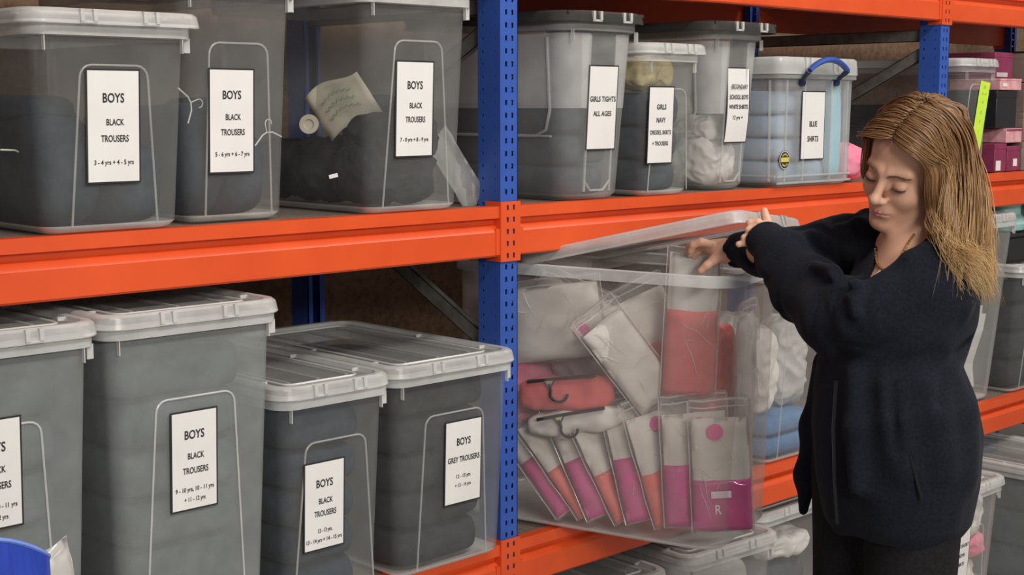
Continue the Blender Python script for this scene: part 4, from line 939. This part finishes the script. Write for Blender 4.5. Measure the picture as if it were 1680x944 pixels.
# head frame: turned to the tub and a little to the camera, bowed, tilted to her left shoulder
hy_, hp_, hr_ = math.radians(40), math.radians(20), math.radians(20)
HN = np.array([-math.cos(hp_) * math.cos(hy_), -math.cos(hp_) * math.sin(hy_), -math.sin(hp_)])
_u0 = np.array([-math.sin(hp_) * math.cos(hy_), -math.sin(hp_) * math.sin(hy_), math.cos(hp_)])
_l0 = np.array([math.sin(hy_), -math.cos(hy_), 0.0])
HL = _l0 * math.cos(hr_) - _u0 * math.sin(hr_)
HU = _u0 * math.cos(hr_) + _l0 * math.sin(hr_)
HC = pp(1490, 273, 0.0)
def hd(x, y, z): return HC + HL * x + HN * y + HU * z            # head frame -> woman's frame
def to_head(p): q = p - HC; return np.stack([q @ HL, q @ HN, q @ HU], -1)

def head_sdf(p):
    q = to_head(p); m = q.copy(); m[..., 0] = np.abs(m[..., 0])
    d = ellip(q, (0, -0.012, 0.036), (0.072, 0.092, 0.082))
    d = smin(d, ellip(q, (0, 0.020, -0.032), (0.056, 0.062, 0.074)), 0.03)
    d = smin(d, rc(m, (0.047, 0.002, -0.048), (0.010, 0.062, -0.094), 0.020, 0.016), 0.028)
    d = smin(d, ellip(q, (0, 0.070, -0.097), (0.017, 0.015, 0.014)), 0.022)
    d = smin(d, sphere(m, (0.034, 0.056, -0.030), 0.021), 0.024)
    d = smin(d, rc(m, (0.010, 0.079, 0.022), (0.040, 0.066, 0.021), 0.010, 0.008), 0.014)
    d = smax(d, -ellip(m, (0.031, 0.097, 0.000), (0.018, 0.016, 0.011)), 0.014)
    d = smin(d, ellip(m, (0.0305, 0.0715, -0.001), (0.0145, 0.0125, 0.0105)), 0.004)
    d = smax(d, -rc(m, (0.020, 0.0875, 0.0105), (0.042, 0.078, 0.009), 0.0012), 0.004)
    d = smin(d, rc(q, (0, 0.082, 0.014), (0, 0.104, -0.026), 0.0070, 0.0095), 0.012)
    d = smin(d, sphere(q, (0, 0.1075, -0.0285), 0.0100), 0.007)
    d = smin(d, ellip(m, (0.0125, 0.0945, -0.0330), (0.0075, 0.0100, 0.0070)), 0.006)
    d = smax(d, -ellip(m, (0.0060, 0.1010, -0.0415), (0.0035, 0.0060, 0.0035)), 0.003)
    d = smin(d, ellip(q, (0, 0.076, -0.062), (0.026, 0.016, 0.018)), 0.014)
    d = smax(d, -rc(m, (0.0, 0.0935, -0.0650), (0.023, 0.082, -0.0655), 0.0012), 0.004)
    d = smax(d, -rc(q, (0, 0.092, -0.0465), (0, 0.096, -0.0550), 0.0018), 0.005)
    d = smax(d, -rc(q, (-0.012, 0.092, -0.0815), (0.012, 0.092, -0.0815), 0.003), 0.010)
    e = ellip(m, (0.074, -0.008, -0.012), (0.007, 0.016, 0.030)); d = smin(d, e, 0.006)
    return d
NB = pp(1505, 425, 0.02)
# arms: shoulder, elbow, wrist
LS, LE, LW_ = pp(1525, 480, -0.11), pp(1362, 532, 0.06), pp(1258, 396, 0.265)
RS, RE, RW = pp(1425, 405, 0.19), pp(1312, 425, 0.22), pp(1196, 414, 0.412)
def finger(p, pts, r0, r1):
    n = len(pts) - 1; d = None
    for i in range(n):
        a = r0 + (r1 - r0) * i / n; b = r0 + (r1 - r0) * (i + 1) / n
        e = rc(p, pts[i], pts[i + 1], a, b); d = e if d is None else smin(d, e, 0.004)
    return d
# left hand, fingers over the lid's front edge, thumb up behind it
LP = pp(1254, 389, 0.272)
LH_F = [[pp(1256, 372, 0.272), pp(1243, 365, 0.268), pp(1230, 366, 0.272), pp(1231, 369, 0.292)],
        [pp(1250, 380, 0.268), pp(1239, 376, 0.262), pp(1228, 378, 0.264), pp(1228, 381, 0.285)],
        [pp(1243, 390, 0.266), pp(1231, 388, 0.260), pp(1221, 390, 0.262), pp(1221, 392, 0.282)],
        [pp(1236, 399, 0.268), pp(1222, 399, 0.262), pp(1212, 401, 0.264), pp(1213, 402, 0.280)]]
LH_T = [pp(1264, 376, 0.275), pp(1258, 362, 0.284), pp(1255, 353, 0.290), pp(1254, 346, 0.292)]
# right hand, pinching the white packet
RH_F = [[pp(1166, 401, 0.405), pp(1150, 397, 0.400), pp(1137, 402, 0.405), pp(1133, 412, 0.412)],
        [pp(1165, 404, 0.418), pp(1147, 399, 0.418), pp(1132, 403, 0.424), pp(1128, 412, 0.430)],
        [pp(1166, 408, 0.430), pp(1150, 404, 0.434), pp(1137, 408, 0.440), pp(1132, 418, 0.444)],
        [pp(1168, 412, 0.440), pp(1154, 410, 0.446), pp(1144, 414, 0.450), pp(1139, 423, 0.452)]]
RH_T = [pp(1180, 420, 0.402), pp(1171, 427, 0.394), pp(1160, 436, 0.390), pp(1150, 445, 0.392)]
RP0, RP1 = pp(1187, 411, 0.418), pp(1169, 406, 0.420)
def body_sdf(p):
    d = head_sdf(p)
    d = smin(d, rc(p, hd(0, -0.020, -0.055), NB, 0.050, 0.056), 0.022)
    d = smin(d, rc(p, NB, pp(1470, 520, -0.01), 0.056, 0.082), 0.05)
    d = smin(d, rc(p, pp(1470, 520, -0.01), pp(1470, 720, 0.0), 0.085, 0.09), 0.05)
    d = smin(d, rc(p, NB, LS, 0.05, 0.045), 0.05); d = smin(d, rc(p, NB, RS, 0.05, 0.045), 0.05)
    for S_, E_, W_ in ((LS, LE, LW_), (RS, RE, RW)):
        a = smin(rc(p, S_, E_, 0.042, 0.034), rc(p, E_, W_, 0.034, 0.024), 0.02)
        d = smin(d, a, 0.02)
    # hands
    hl = smin(rc(p, LW_, LP, 0.022, 0.026), rc(p, pp(1256, 380, 0.272), pp(1241, 398, 0.270), 0.014, 0.012), 0.015)
    for k, F_ in enumerate(LH_F): hl = smin(hl, finger(p, F_, 0.0088 - 0.0006 * k, 0.0076 - 0.0006 * k), 0.005)
    hl = smin(hl, finger(p, LH_T, 0.011, 0.0078), 0.006)
    d = smin(d, hl, 0.012)
    hr = smin(rc(p, RW, RP0, 0.023, 0.024), rc(p, RP0, RP1, 0.022, 0.018), 0.015)
    hr = smin(hr, rc(p, pp(1186, 410, 0.440), pp(1168, 409, 0.438), 0.018, 0.014), 0.012)
    hr = smin(hr, rc(p, pp(1186, 414, 0.408), pp(1178, 420, 0.402), 0.020, 0.013), 0.012)
    for k, F_ in enumerate(RH_F): hr = smin(hr, finger(p, F_, 0.0095 - 0.0004 * k, 0.0080 - 0.0005 * k), 0.005)
    hr = smin(hr, finger(p, RH_T, 0.0125, 0.0085), 0.008)
    return smin(d, hr, 0.012)
def skin_material():
    m, nt, b = nodes_of('skin')
    f = noise_tex(nt, 18, 5)
    nt.links.new(mix_rgb(nt, ramp(nt, f, 0.3, 0.7), (0.66, 0.365, 0.245), (0.72, 0.43, 0.305)), b.inputs['Base Color'])
    b.inputs['Roughness'].default_value = 0.48; b.inputs['Specular IOR Level'].default_value = 0.4
    b.inputs['Subsurface Weight'].default_value = 0.12; b.inputs['Subsurface Radius'].default_value = (0.8, 0.3, 0.2); b.inputs['Subsurface Scale'].default_value = 0.006
    g = noise_tex(nt, 420, 2); bump(nt, b, g, 0.08, 0.001)
    return m
M['skin'] = skin_material()
M['lips'] = mat('lip_skin', (0.50, 0.20, 0.175), (0.55, 0.23, 0.20), rough=0.4, scale=90)
M['brow'] = mat('brow_hair', (0.15, 0.085, 0.05), (0.20, 0.12, 0.07), rough=0.7, scale=200)
M['lash'] = mat('lash_hair', (0.03, 0.018, 0.014), rough=0.6)
M['fleece'] = mat('navy_fleece', (0.0080, 0.0094, 0.0150), (0.0120, 0.0142, 0.0220), rough=0.95, scale=160, spec=0.10, bmp=0.35, sheen=0.035, bdist=0.002)
M['trouser_black'] = mat('black_trouser_cloth', (0.008, 0.008, 0.009), (0.014, 0.014, 0.015), rough=0.9, scale=120, spec=0.2)
M['zip'] = mat('black_zip', (0.006, 0.006, 0.007), rough=0.4)
M['gold'] = mat('gold_chain', (0.62, 0.42, 0.18), rough=0.3, metal=0.9)
M['undershirt'] = mat('pale_pink_cotton', (0.66, 0.56, 0.54), rough=0.85)
blo, bhi = np.array([-0.50, -0.30, 0.98]), np.array([0.22, 0.52, 1.66])
sdf_obj('body', body_sdf, blo, bhi, 0.0026, M['skin'], woman)
def lips_sdf(p):
    q = to_head(p); m = q.copy(); m[..., 0] = np.abs(m[..., 0])
    a = smin(rc(m, (0.004, 0.0905, -0.0615), (0.021, 0.0830, -0.0648), 0.0036, 0.0015), rc(m, (0, 0.0905, -0.0622), (0.004, 0.0908, -0.0615), 0.0036), 0.002)
    b = rc(m, (0, 0.0895, -0.0690), (0.018, 0.0825, -0.0665), 0.0045, 0.0016)
    return np.minimum(a, b)
c0 = hd(0, 0.088, -0.065)
sdf_obj('lips', lips_sdf, c0 - 0.032, c0 + 0.032, 0.0011, M['lips'], woman)
for sx in (-1, 1):
    mb = MB(); R = random.Random(5 + sx)
    for k in range(70):
        s = R.random(); x0 = 0.011 + 0.034 * s; zc_ = 0.0195 + 0.0045 * math.sin(math.pi * min(1, s * 1.25)) + R.uniform(-0.0022, 0.0022) * (1 - 0.5 * s)
        y0 = 0.0920 - 0.020 * s ** 1.7
        mb.tube([hd(sx * x0, y0, zc_), hd(sx * (x0 + 0.004), y0 - 0.0005, zc_ + 0.0015), hd(sx * (x0 + 0.008), y0 - 0.003, zc_ + 0.0012)], [0.0006, 0.0006, 0.0002], 4)
    mb.build('eyebrow', M['brow'], woman)
    mb = MB()
    P = [hd(sx * (0.0185 + 0.0255 * s), 0.0815 + 0.0028 * math.sin(math.pi * s) - 0.006 * s * s, -0.0045 - 0.0035 * math.sin(math.pi * s)) for s in np.linspace(0, 1, 10)]
    mb.tube(P, [0.0006 + 0.0007 * math.sin(math.pi * s) for s in np.linspace(0, 1, 10)], 5)
    for k in range(16):
        s = (k + 0.5) / 16; i = s * 9; a = P[int(i)] + (P[min(9, int(i) + 1)] - P[int(i)]) * (i % 1)
        mb.tube([a, a + HN * 0.004 - HU * 0.0025 + HL * sx * 0.003 * (s - 0.4), a + HN * 0.0065 - HU * 0.0030 + HL * sx * 0.006 * (s - 0.4)], [0.0006, 0.0004, 0.00015], 4)
    mb.build('eyelashes', M['lash'], woman)
# jacket: torso by stations (picture height, left, right, half depth), sleeves, collar
BF = np.array([-0.886, -0.46, 0.0]); BS = np.array([0.46, -0.886, 0.0])   # the way the body faces, and its left
ST = [(866, 1364, 1568, 0.165), (840, 1352, 1586, 0.180), (780, 1342, 1597, 0.192), (700, 1338, 1602, 0.195), (640, 1343, 1588, 0.19), (590, 1350, 1568, 0.185), (520, 1372, 1592, 0.185), (460, 1404, 1600, 0.175), (420, 1432, 1590, 0.150), (395, 1455, 1570, 0.115), (380, 1475, 1555, 0.08)]
_sz, _sc, _sa, _sb = [], [], [], []
for y_, l_, r_, b_ in ST:
    a0, a1 = pp(l_, y_, 0), pp(r_, y_, 0)
    _sz.append(a0[2]); _sc.append((a0[0] + a1[0]) / 2); _sa.append((a1[0] - a0[0]) / 2); _sb.append(b_)
def chain(p, pts, rs, k=0.03):
    d = None
    for i in range(len(pts) - 1):
        e = rc(p, pts[i], pts[i + 1], rs[i], rs[i + 1]); d = e if d is None else smin(d, e, k)
    return d
SL_L = ([pp(1520, 486, -0.105), pp(1446, 518, -0.085), pp(1380, 525, -0.02), pp(1326, 476, 0.11), pp(1287, 425, 0.20), pp(1254, 393, 0.262)], [0.080, 0.082, 0.074, 0.064, 0.054, 0.042])
SL_R = ([pp(1432, 405, 0.14), pp(1370, 412, 0.22), pp(1300, 420, 0.27), pp(1250, 417, 0.35), pp(1207, 414, 0.400)], [0.080, 0.064, 0.053, 0.043, 0.038])
FLAP = [(pp(1362, 600, 0.10), 0.035), (pp(1340, 700, 0.12), 0.030), (pp(1324, 780, 0.13), 0.022), (pp(1318, 838, 0.135), 0.010)]
COL_N = [pp(1552, 392, 0.00), pp(1535, 405, -0.075), pp(1495, 430, -0.105), pp(1455, 462, -0.100), pp(1420, 494, -0.085)]
COL_F = [pp(1545, 385, 0.03), pp(1500, 378, 0.105), pp(1448, 386, 0.115), pp(1420, 420, 0.09), pp(1398, 482, 0.02)]
FOLDS = [([pp(1452, 615, -0.170), pp(1462, 690, -0.180), pp(1478, 770, -0.178)], [0.008, 0.016, 0.008]), ([pp(1500, 600, -0.165), pp(1530, 680, -0.172), pp(1548, 770, -0.170)], [0.008, 0.017, 0.010]),
         ([pp(1545, 600, -0.130), pp(1578, 680, -0.130), pp(1584, 780, -0.135)], [0.010, 0.020, 0.012]), ([pp(1400, 615, -0.140), pp(1398, 700, -0.155), pp(1402, 800, -0.155)], [0.006, 0.012, 0.008])]
BUNCH = [([pp(1338, 436, 0.045), pp(1372, 446, -0.05), pp(1398, 470, -0.125), pp(1404, 515, -0.155)], [0.010, 0.013, 0.014, 0.008]), ([pp(1352, 470, 0.0), pp(1380, 500, -0.10), pp(1385, 540, -0.125)], [0.008, 0.012, 0.008])]
def jacket_sdf(p):
    z = p[..., 2]
    zz = np.array(_sz); o = np.argsort(zz)
    f = lambda arr: np.interp(z, zz[o], np.array(arr)[o])
    a, b, c = f(_sa), f(_sb), f(_sc)
    x, y = (p[..., 0] - c) / a, p[..., 1] / b
    k = np.sqrt(x * x + y * y) + 1e-9
    d = (k - 1) * np.minimum(a, b)
    d = smax(d, zz.min() - z, 0.012); d = smax(d, z - zz.max(), 0.02)
    # drape: long soft folds down the body
    q = p * np.array([1, 1, 0.25])
    d = d + 0.006 * vnoise(q * 11, 3) + 0.004 * vnoise(q * 23, 4)
    for pts, r in FOLDS: d = smin(d, chain(p, pts, r, 0.02), 0.045)
    fl = chain(p, [q_ for q_, _ in FLAP], [r_ for _, r_ in FLAP], 0.03)
    d = smin(d, fl, 0.02)
    for pts, rs, sd in ((SL_L[0], SL_L[1], 1), (SL_R[0], SL_R[1], 2)):
        s = chain(p, pts, rs, 0.03)
        w_ = np.abs(vnoise(p * np.array([17, 12, 17]) + 2.5 * vnoise(p * 6, 21)[..., None], 9 + sd))
        s = s + 0.006 * vnoise(p * 13, 7 + sd) + 0.011 * (0.30 - w_)
        d = smin(d, s, 0.009)
    for pts, r in BUNCH: d = smin(d, chain(p, pts, r, 0.02), 0.022)
    # the open neck
    r_ = p - np.array([np.interp(1.28, zz[o], np.array(_sc)[o]), 0, 0])
    s_, fr = r_ @ BS, r_ @ BF
    za = pp(1415, 500, 0)[2]; zt = pp(1440, 385, 0)[2]
    hw = np.clip((z - za) / (zt - za), 0, 1.6) * 0.078
    wedge = np.maximum(np.maximum(np.abs(s_ - 0.004) - hw, 0.0 - fr), za - z)
    d = smax(d, -wedge, 0.008)
    d = smax(d, -(rc(p, NB + np.array([0, 0, -0.03]), hd(0, -0.02, -0.02), 0.064, 0.064)), 0.006)
    cn = chain(p, COL_N, [0.020, 0.021, 0.021, 0.019, 0.012], 0.01); cf = chain(p, COL_F, [0.020, 0.019, 0.018, 0.017, 0.012], 0.01)
    d = smin(d, np.minimum(cn, cf), 0.010)
    # seams and creases pressed in
    for pts, r, kk in (([pp(1414, 478, -0.16), pp(1420, 525, -0.175), pp(1428, 580, -0.17)], 0.008, 0.014), ([pp(1370, 470, -0.10), pp(1400, 478, -0.15)], 0.005, 0.012),
                       ([pp(1545, 590, -0.19), pp(1480, 600, -0.19), pp(1400, 607, -0.16)], 0.010, 0.03), ([pp(1590, 560, -0.10), pp(1560, 600, -0.18), pp(1545, 660, -0.195)], 0.007, 0.02),
                       ([pp(1492, 745, -0.20), pp(1512, 822, -0.20)], 0.0035, 0.006), ([pp(1462, 620, -0.19), pp(1470, 740, -0.20)], 0.004, 0.02)):
        d = smax(d, -chain(p, pts, [r] * len(pts), 0.01), kk)
    # the sleeves are open at the cuff
    for e, w, r in ((SL_L[0][-1], LP, 0.031), (SL_R[0][-1], RP0, 0.033)):
        ax = (w - e) / np.linalg.norm(w - e); i = SL_L[0] if r == 0.031 else SL_R[0]
        ax = (i[-1] - i[-2]) / np.linalg.norm(i[-1] - i[-2])
        t_ = (p - e) @ ax; near = ln(p - e) < 0.075
        d = np.where(near, smax(d, t_ - 0.012, 0.006), d)
        d = smax(d, -rc(p, e - ax * 0.025, e + ax * 0.05, r - 0.004, r), 0.004)
    return d
jlo, jhi = np.array([-0.46, -0.36, 0.64]), np.array([0.22, 0.52, 1.47])
jacket = sdf_obj('fleece_jacket', jacket_sdf, jlo, jhi, 0.0042, M['fleece'], woman)
zp = MB(); zp.tube([pp(1372, 625, -0.160), pp(1367, 700, -0.160), pp(1369, 790, -0.146), pp(1374, 860, -0.128)], 0.0032, 6); zp.tube([pp(1493, 748, -0.196), pp(1512, 820, -0.196)], 0.003, 6)
zp.build('zip', M['zip'], jacket)

def trousers_sdf(p):
    d = None
    for s, k in ((-1, 0.085), (1, -0.075)):
        hip = pp(1455, 850, 0) ; fx = k
        x0 = hip[0] + (-0.035 if s < 0 else 0.03)
        e = chain(p, [np.array([x0, fx, 0.90]), np.array([x0 - 0.005, fx, 0.46]), np.array([x0, fx * 1.1, 0.055])], [0.098, 0.080, 0.068], 0.04)
        d = e if d is None else smin(d, e, 0.03)
    d = smax(d, 0.03 - p[..., 2], 0.01)
    return d + 0.005 * vnoise(p * np.array([14, 14, 6]), 5)
hx0 = pp(1455, 850, 0)[0]
sdf_obj('trousers', trousers_sdf, (hx0 - 0.2, -0.24, 0.0), (hx0 + 0.2, 0.26, 1.02), 0.007, M['trouser_black'], woman)
for s, k in ((-1, 0.095), (1, -0.085)):
    x0 = hx0 + (-0.035 if s < 0 else 0.03)
    def shoe_sdf(p, x0=x0, k=k):
        d = smin(rc(p, (x0 + 0.03, k, 0.045), (x0 - 0.10, k - 0.02, 0.035), 0.042, 0.034), rc(p, (x0 - 0.1, k - 0.02, 0.033), (x0 - 0.15, k - 0.03, 0.028), 0.034, 0.026), 0.02)
        return smax(d, 0.001 - p[..., 2], 0.004)
    sdf_obj('shoe', shoe_sdf, (x0 - 0.22, k - 0.1, -0.01), (x0 + 0.1, k + 0.08, 0.12), 0.006, M['black_plastic'], woman)
def catmull(P, n):
    P = np.array([2 * P[0] - P[1]] + list(P) + [2 * P[-1] - P[-2]]); k = len(P) - 3; out = []
    for t_ in np.linspace(0, k - 1e-6, n):
        i = int(t_); t = t_ - i; a, b, c, d = P[i:i + 4]
        out.append(0.5 * (2 * b + (c - a) * t + (2 * a - 5 * b + 4 * c - d) * t * t + (3 * b - 3 * c + d - a) * t ** 3))
    return np.array(out)
# undershirt edge and necklace
us = MB(); us.tube([pp(1446, 445, -0.088), pp(1432, 462, -0.088), pp(1420, 478, -0.082), pp(1413, 492, -0.075)], [0.004, 0.006, 0.007, 0.005], 8)
us.build('undershirt', M['undershirt'], woman)
nk = MB()
P = np.array(catmull([pp(1500, 378, -0.055), pp(1480, 396, -0.065), pp(1462, 420, -0.065), pp(1450, 440, -0.05), pp(1440, 432, -0.01), pp(1440, 410, 0.03)], 46))
for _ in range(12):                                              # laid on the skin
    d0 = body_sdf(P); g = np.stack([body_sdf(P + e) - d0 for e in np.eye(3) * 0.002], -1); g /= np.linalg.norm(g, axis=1)[:, None] + 1e-9
    P = P - g * (d0 - 0.0022)[:, None] * 0.7
nk.tube(P, [0.0016 + 0.0016 * (i % 2) for i in range(len(P))], 6)
nk.build('necklace', M['gold'], woman)

# hair: a mass under many separate locks
SC, SR = np.array([0.0, -0.012, 0.036]), np.array([0.072, 0.092, 0.082])
def hair_sdf(p):
    q = to_head(p)
    d = ellip(q, (0, -0.020, 0.040), (0.077, 0.093, 0.083))
    d = smax(d, q[..., 1] - 0.040 + 0.30 * np.maximum(0, 0.09 - q[..., 2]), 0.01)       # keep the face free
    back = chain(p, [hd(0.0, -0.055, 0.03), pp(1565, 330, 0.01), pp(1582, 400, 0.0), pp(1596, 450, -0.02)], [0.068, 0.056, 0.042, 0.018], 0.04)
    d = smin(d, back, 0.03)
    side = chain(p, [hd(0.040, -0.035, 0.03), pp(1545, 310, -0.045), pp(1562, 370, -0.075), pp(1584, 430, -0.10)], [0.028, 0.022, 0.020, 0.008], 0.03)
    return smin(d, side, 0.03)
def hair_material():
    m, nt, b = nodes_of('blonde_hair')
    at = nt.nodes.new('ShaderNodeAttribute'); at.attribute_name = 'tone'
    r = nt.nodes.new('ShaderNodeValToRGB')
    e = r.color_ramp.elements; e[0].position = 0.0; e[0].color = (0.075, 0.034, 0.014, 1); e[1].position = 1.0; e[1].color = (0.66, 0.45, 0.21, 1)
    k = e.new(0.45); k.color = (0.25, 0.130, 0.056, 1)
    nt.links.new(at.outputs['Fac'], r.inputs[0]); nt.links.new(r.outputs[0], b.inputs['Base Color'])
    b.inputs['Roughness'].default_value = 0.45; b.inputs['Specular IOR Level'].default_value = 0.35
    return m
M['hair'] = hair_material()
hb = mesh_sdf(hair_sdf, np.array([-0.14, -0.24, 1.18]), np.array([0.24, 0.18, 1.66]), 0.005)
HAIR = MB(); HAIR.add(hb[0], hb[1].tolist()); tone = [np.full(len(hb[0]), 0.26)]
R = random.Random(11)
def lock(P, r, tn, n=22, wav=0.004):
    C = catmull([np.asarray(q) for q in P], n); s = np.linspace(0, 1, n)
    ph = R.random() * 50
    C = C + np.stack([vnoise(np.stack([s * 4 + ph, s * 0 + j, s * 0], 1), j) for j in range(3)], 1) * (wav * s[:, None])
    HAIR.tube(C, r * np.clip(1.25 - s ** 2 * 1.15, 0.12, 1), 5, flat=0.6)
    tone.append(np.clip(np.repeat(tn + 0.66 * s ** 2.4 - 0.06, 5), 0, 1))
def jit(k): return np.array([R.uniform(-k, k), R.uniform(-k, k), R.uniform(-k, k)])
def side_pt(a, phi, s, sg, lift):
    ca, sa = math.cos(a), math.sin(a)
    g = SR + lift
    q = SC + np.array([sg * g[0] * math.sin(phi), math.cos(phi) * g[1] * ca + math.sin(phi) * (0.042 - 0.110 * s), math.cos(phi) * g[2] * sa])
    return hd(*q)
def back_pt(psi, th, lift):
    g = SR + lift
    return hd(*(SC + np.array([g[0] * math.sin(th) * math.sin(psi), -g[1] * math.sin(th) * math.cos(psi) - 0.012 * (1 - math.sin(th)), g[2] * math.cos(th)])))
for k in range(820):                                             # her left side, towards the camera
    s = R.random() * 0.16 if k % 3 == 0 else R.random(); a = math.radians(34 + 84 * s); lf = R.uniform(0.006, 0.016)
    l0 = 0.066 + 0.020 * s ** 0.5 - 0.018 * max(0, s - 0.6) + lf * 0.8
    P = [side_pt(a, math.radians(f_), s, 1, lf * w_) + jit(0.0015) for f_, w_ in ((1 + 3 * R.random(), 0.75), (20, 1.0), (40, 1.1))]
    P += [hd(l0 - 0.004, 0.062 - 0.120 * s, 0.045), hd(l0 + 0.002, 0.058 - 0.125 * s, 0.0), hd(l0 + 0.006, 0.046 - 0.118 * s, -0.045)]
    ex = 1592 + 38 * s + R.uniform(-40, 24); ey = 455 + 22 * s + R.uniform(-48, 34)
    end = pp(ex, ey, -0.170 + 0.11 * s ** 1.5 + R.uniform(-0.02, 0.02))
    t0 = P[-1]; m1 = pp(1508 + 98 * s + R.uniform(-7, 26) * (1 - s), 372 - 10 * s + R.uniform(-12, 12), -0.088 + 0.04 * s + R.uniform(-0.016, 0.012)); m2 = pp(1544 + 76 * s + R.uniform(-14, 40) * (1 - s), 415 - 5 * s, -0.128 + 0.07 * s + R.uniform(-0.025, 0.015))
    P += [m1 * 0.6 + (t0 + (end - t0) * 0.33) * 0.4, m2 * 0.55 + (t0 + (end - t0) * 0.68) * 0.45, end]
    lock(P, R.uniform(0.0012, 0.0028), R.choice([0.12, 0.2, 0.27, 0.33, 0.38, 0.48]) + R.uniform(-0.04, 0.04), n=26)
for k in range(420):                                             # the back, falling behind the shoulder
    psi = math.radians(R.uniform(-80, 85)); lf = R.uniform(0.010, 0.022)
    P = [back_pt(psi, math.radians(t_), lf * w_) + jit(0.002) for t_, w_ in ((4 + 12 * R.random(), 0.8), (32, 1.0), (58, 1.3), (84, 1.6))]
    E_ = P[-1]; c_ = math.cos(psi)
    ex = 1570 + 62 * c_ + R.uniform(-20, 10); ey = 462 + R.uniform(-60, 40)
    end = pp(ex, ey, -0.02 - 0.075 * math.sin(psi) + R.uniform(-0.02, 0.02))
    P += [E_ + (end - E_) * 0.35 + np.array([0.018 * c_, -0.01 * math.sin(psi), 0.0]), E_ + (end - E_) * 0.7 + np.array([0.014 * c_, -0.01 * math.sin(psi), 0.0]), end]
    lock(P, R.uniform(0.0012, 0.0027), R.choice([0.10, 0.2, 0.3, 0.4, 0.5]) + R.uniform(-0.04, 0.04))
for k in range(260):                                             # her right side, beyond the parting
    s = R.random(); a = math.radians(34 + 84 * s); lf = R.uniform(0.008, 0.016)
    P = [side_pt(a, math.radians(f_), s, -1, lf * w_) + jit(0.002) for f_, w_ in ((1 + 3 * R.random(), 0.75), (22, 1.0), (45, 1.1), (68, 1.1), (92, 1.1))]
    P += [hd(-0.084, 0.02 - 0.08 * s, -0.05), hd(-0.08 + R.uniform(-0.01, 0.01), -0.06, -0.13 + R.uniform(-0.03, 0.03))]
    lock(P, R.uniform(0.0011, 0.0025), R.choice([0.2, 0.3, 0.4, 0.5]))
for k in range(40):                                              # fine loose strands
    s = R.random() * 0.6; a = math.radians(34 + 84 * s)
    P = [side_pt(a, math.radians(f_), s, 1, 0.020) for f_ in (3, 30, 60, 90)]; E_ = P[-1]
    end = pp(1535 + 90 * s + R.uniform(-10, 15), 440 + R.uniform(-40, 50), -0.20 + 0.1 * s)
    P += [E_ + (end - E_) * 0.4 + jit(0.012), E_ + (end - E_) * 0.75 + jit(0.012), end]
    lock(P, 0.0007, R.uniform(0.45, 0.65), wav=0.008)
hair = HAIR.build('hair', M['hair'], woman, ang=180)
att = hair.data.attributes.new('tone', 'FLOAT', 'POINT'); att.data.foreach_set('value', np.concatenate(tone).astype(np.float32))
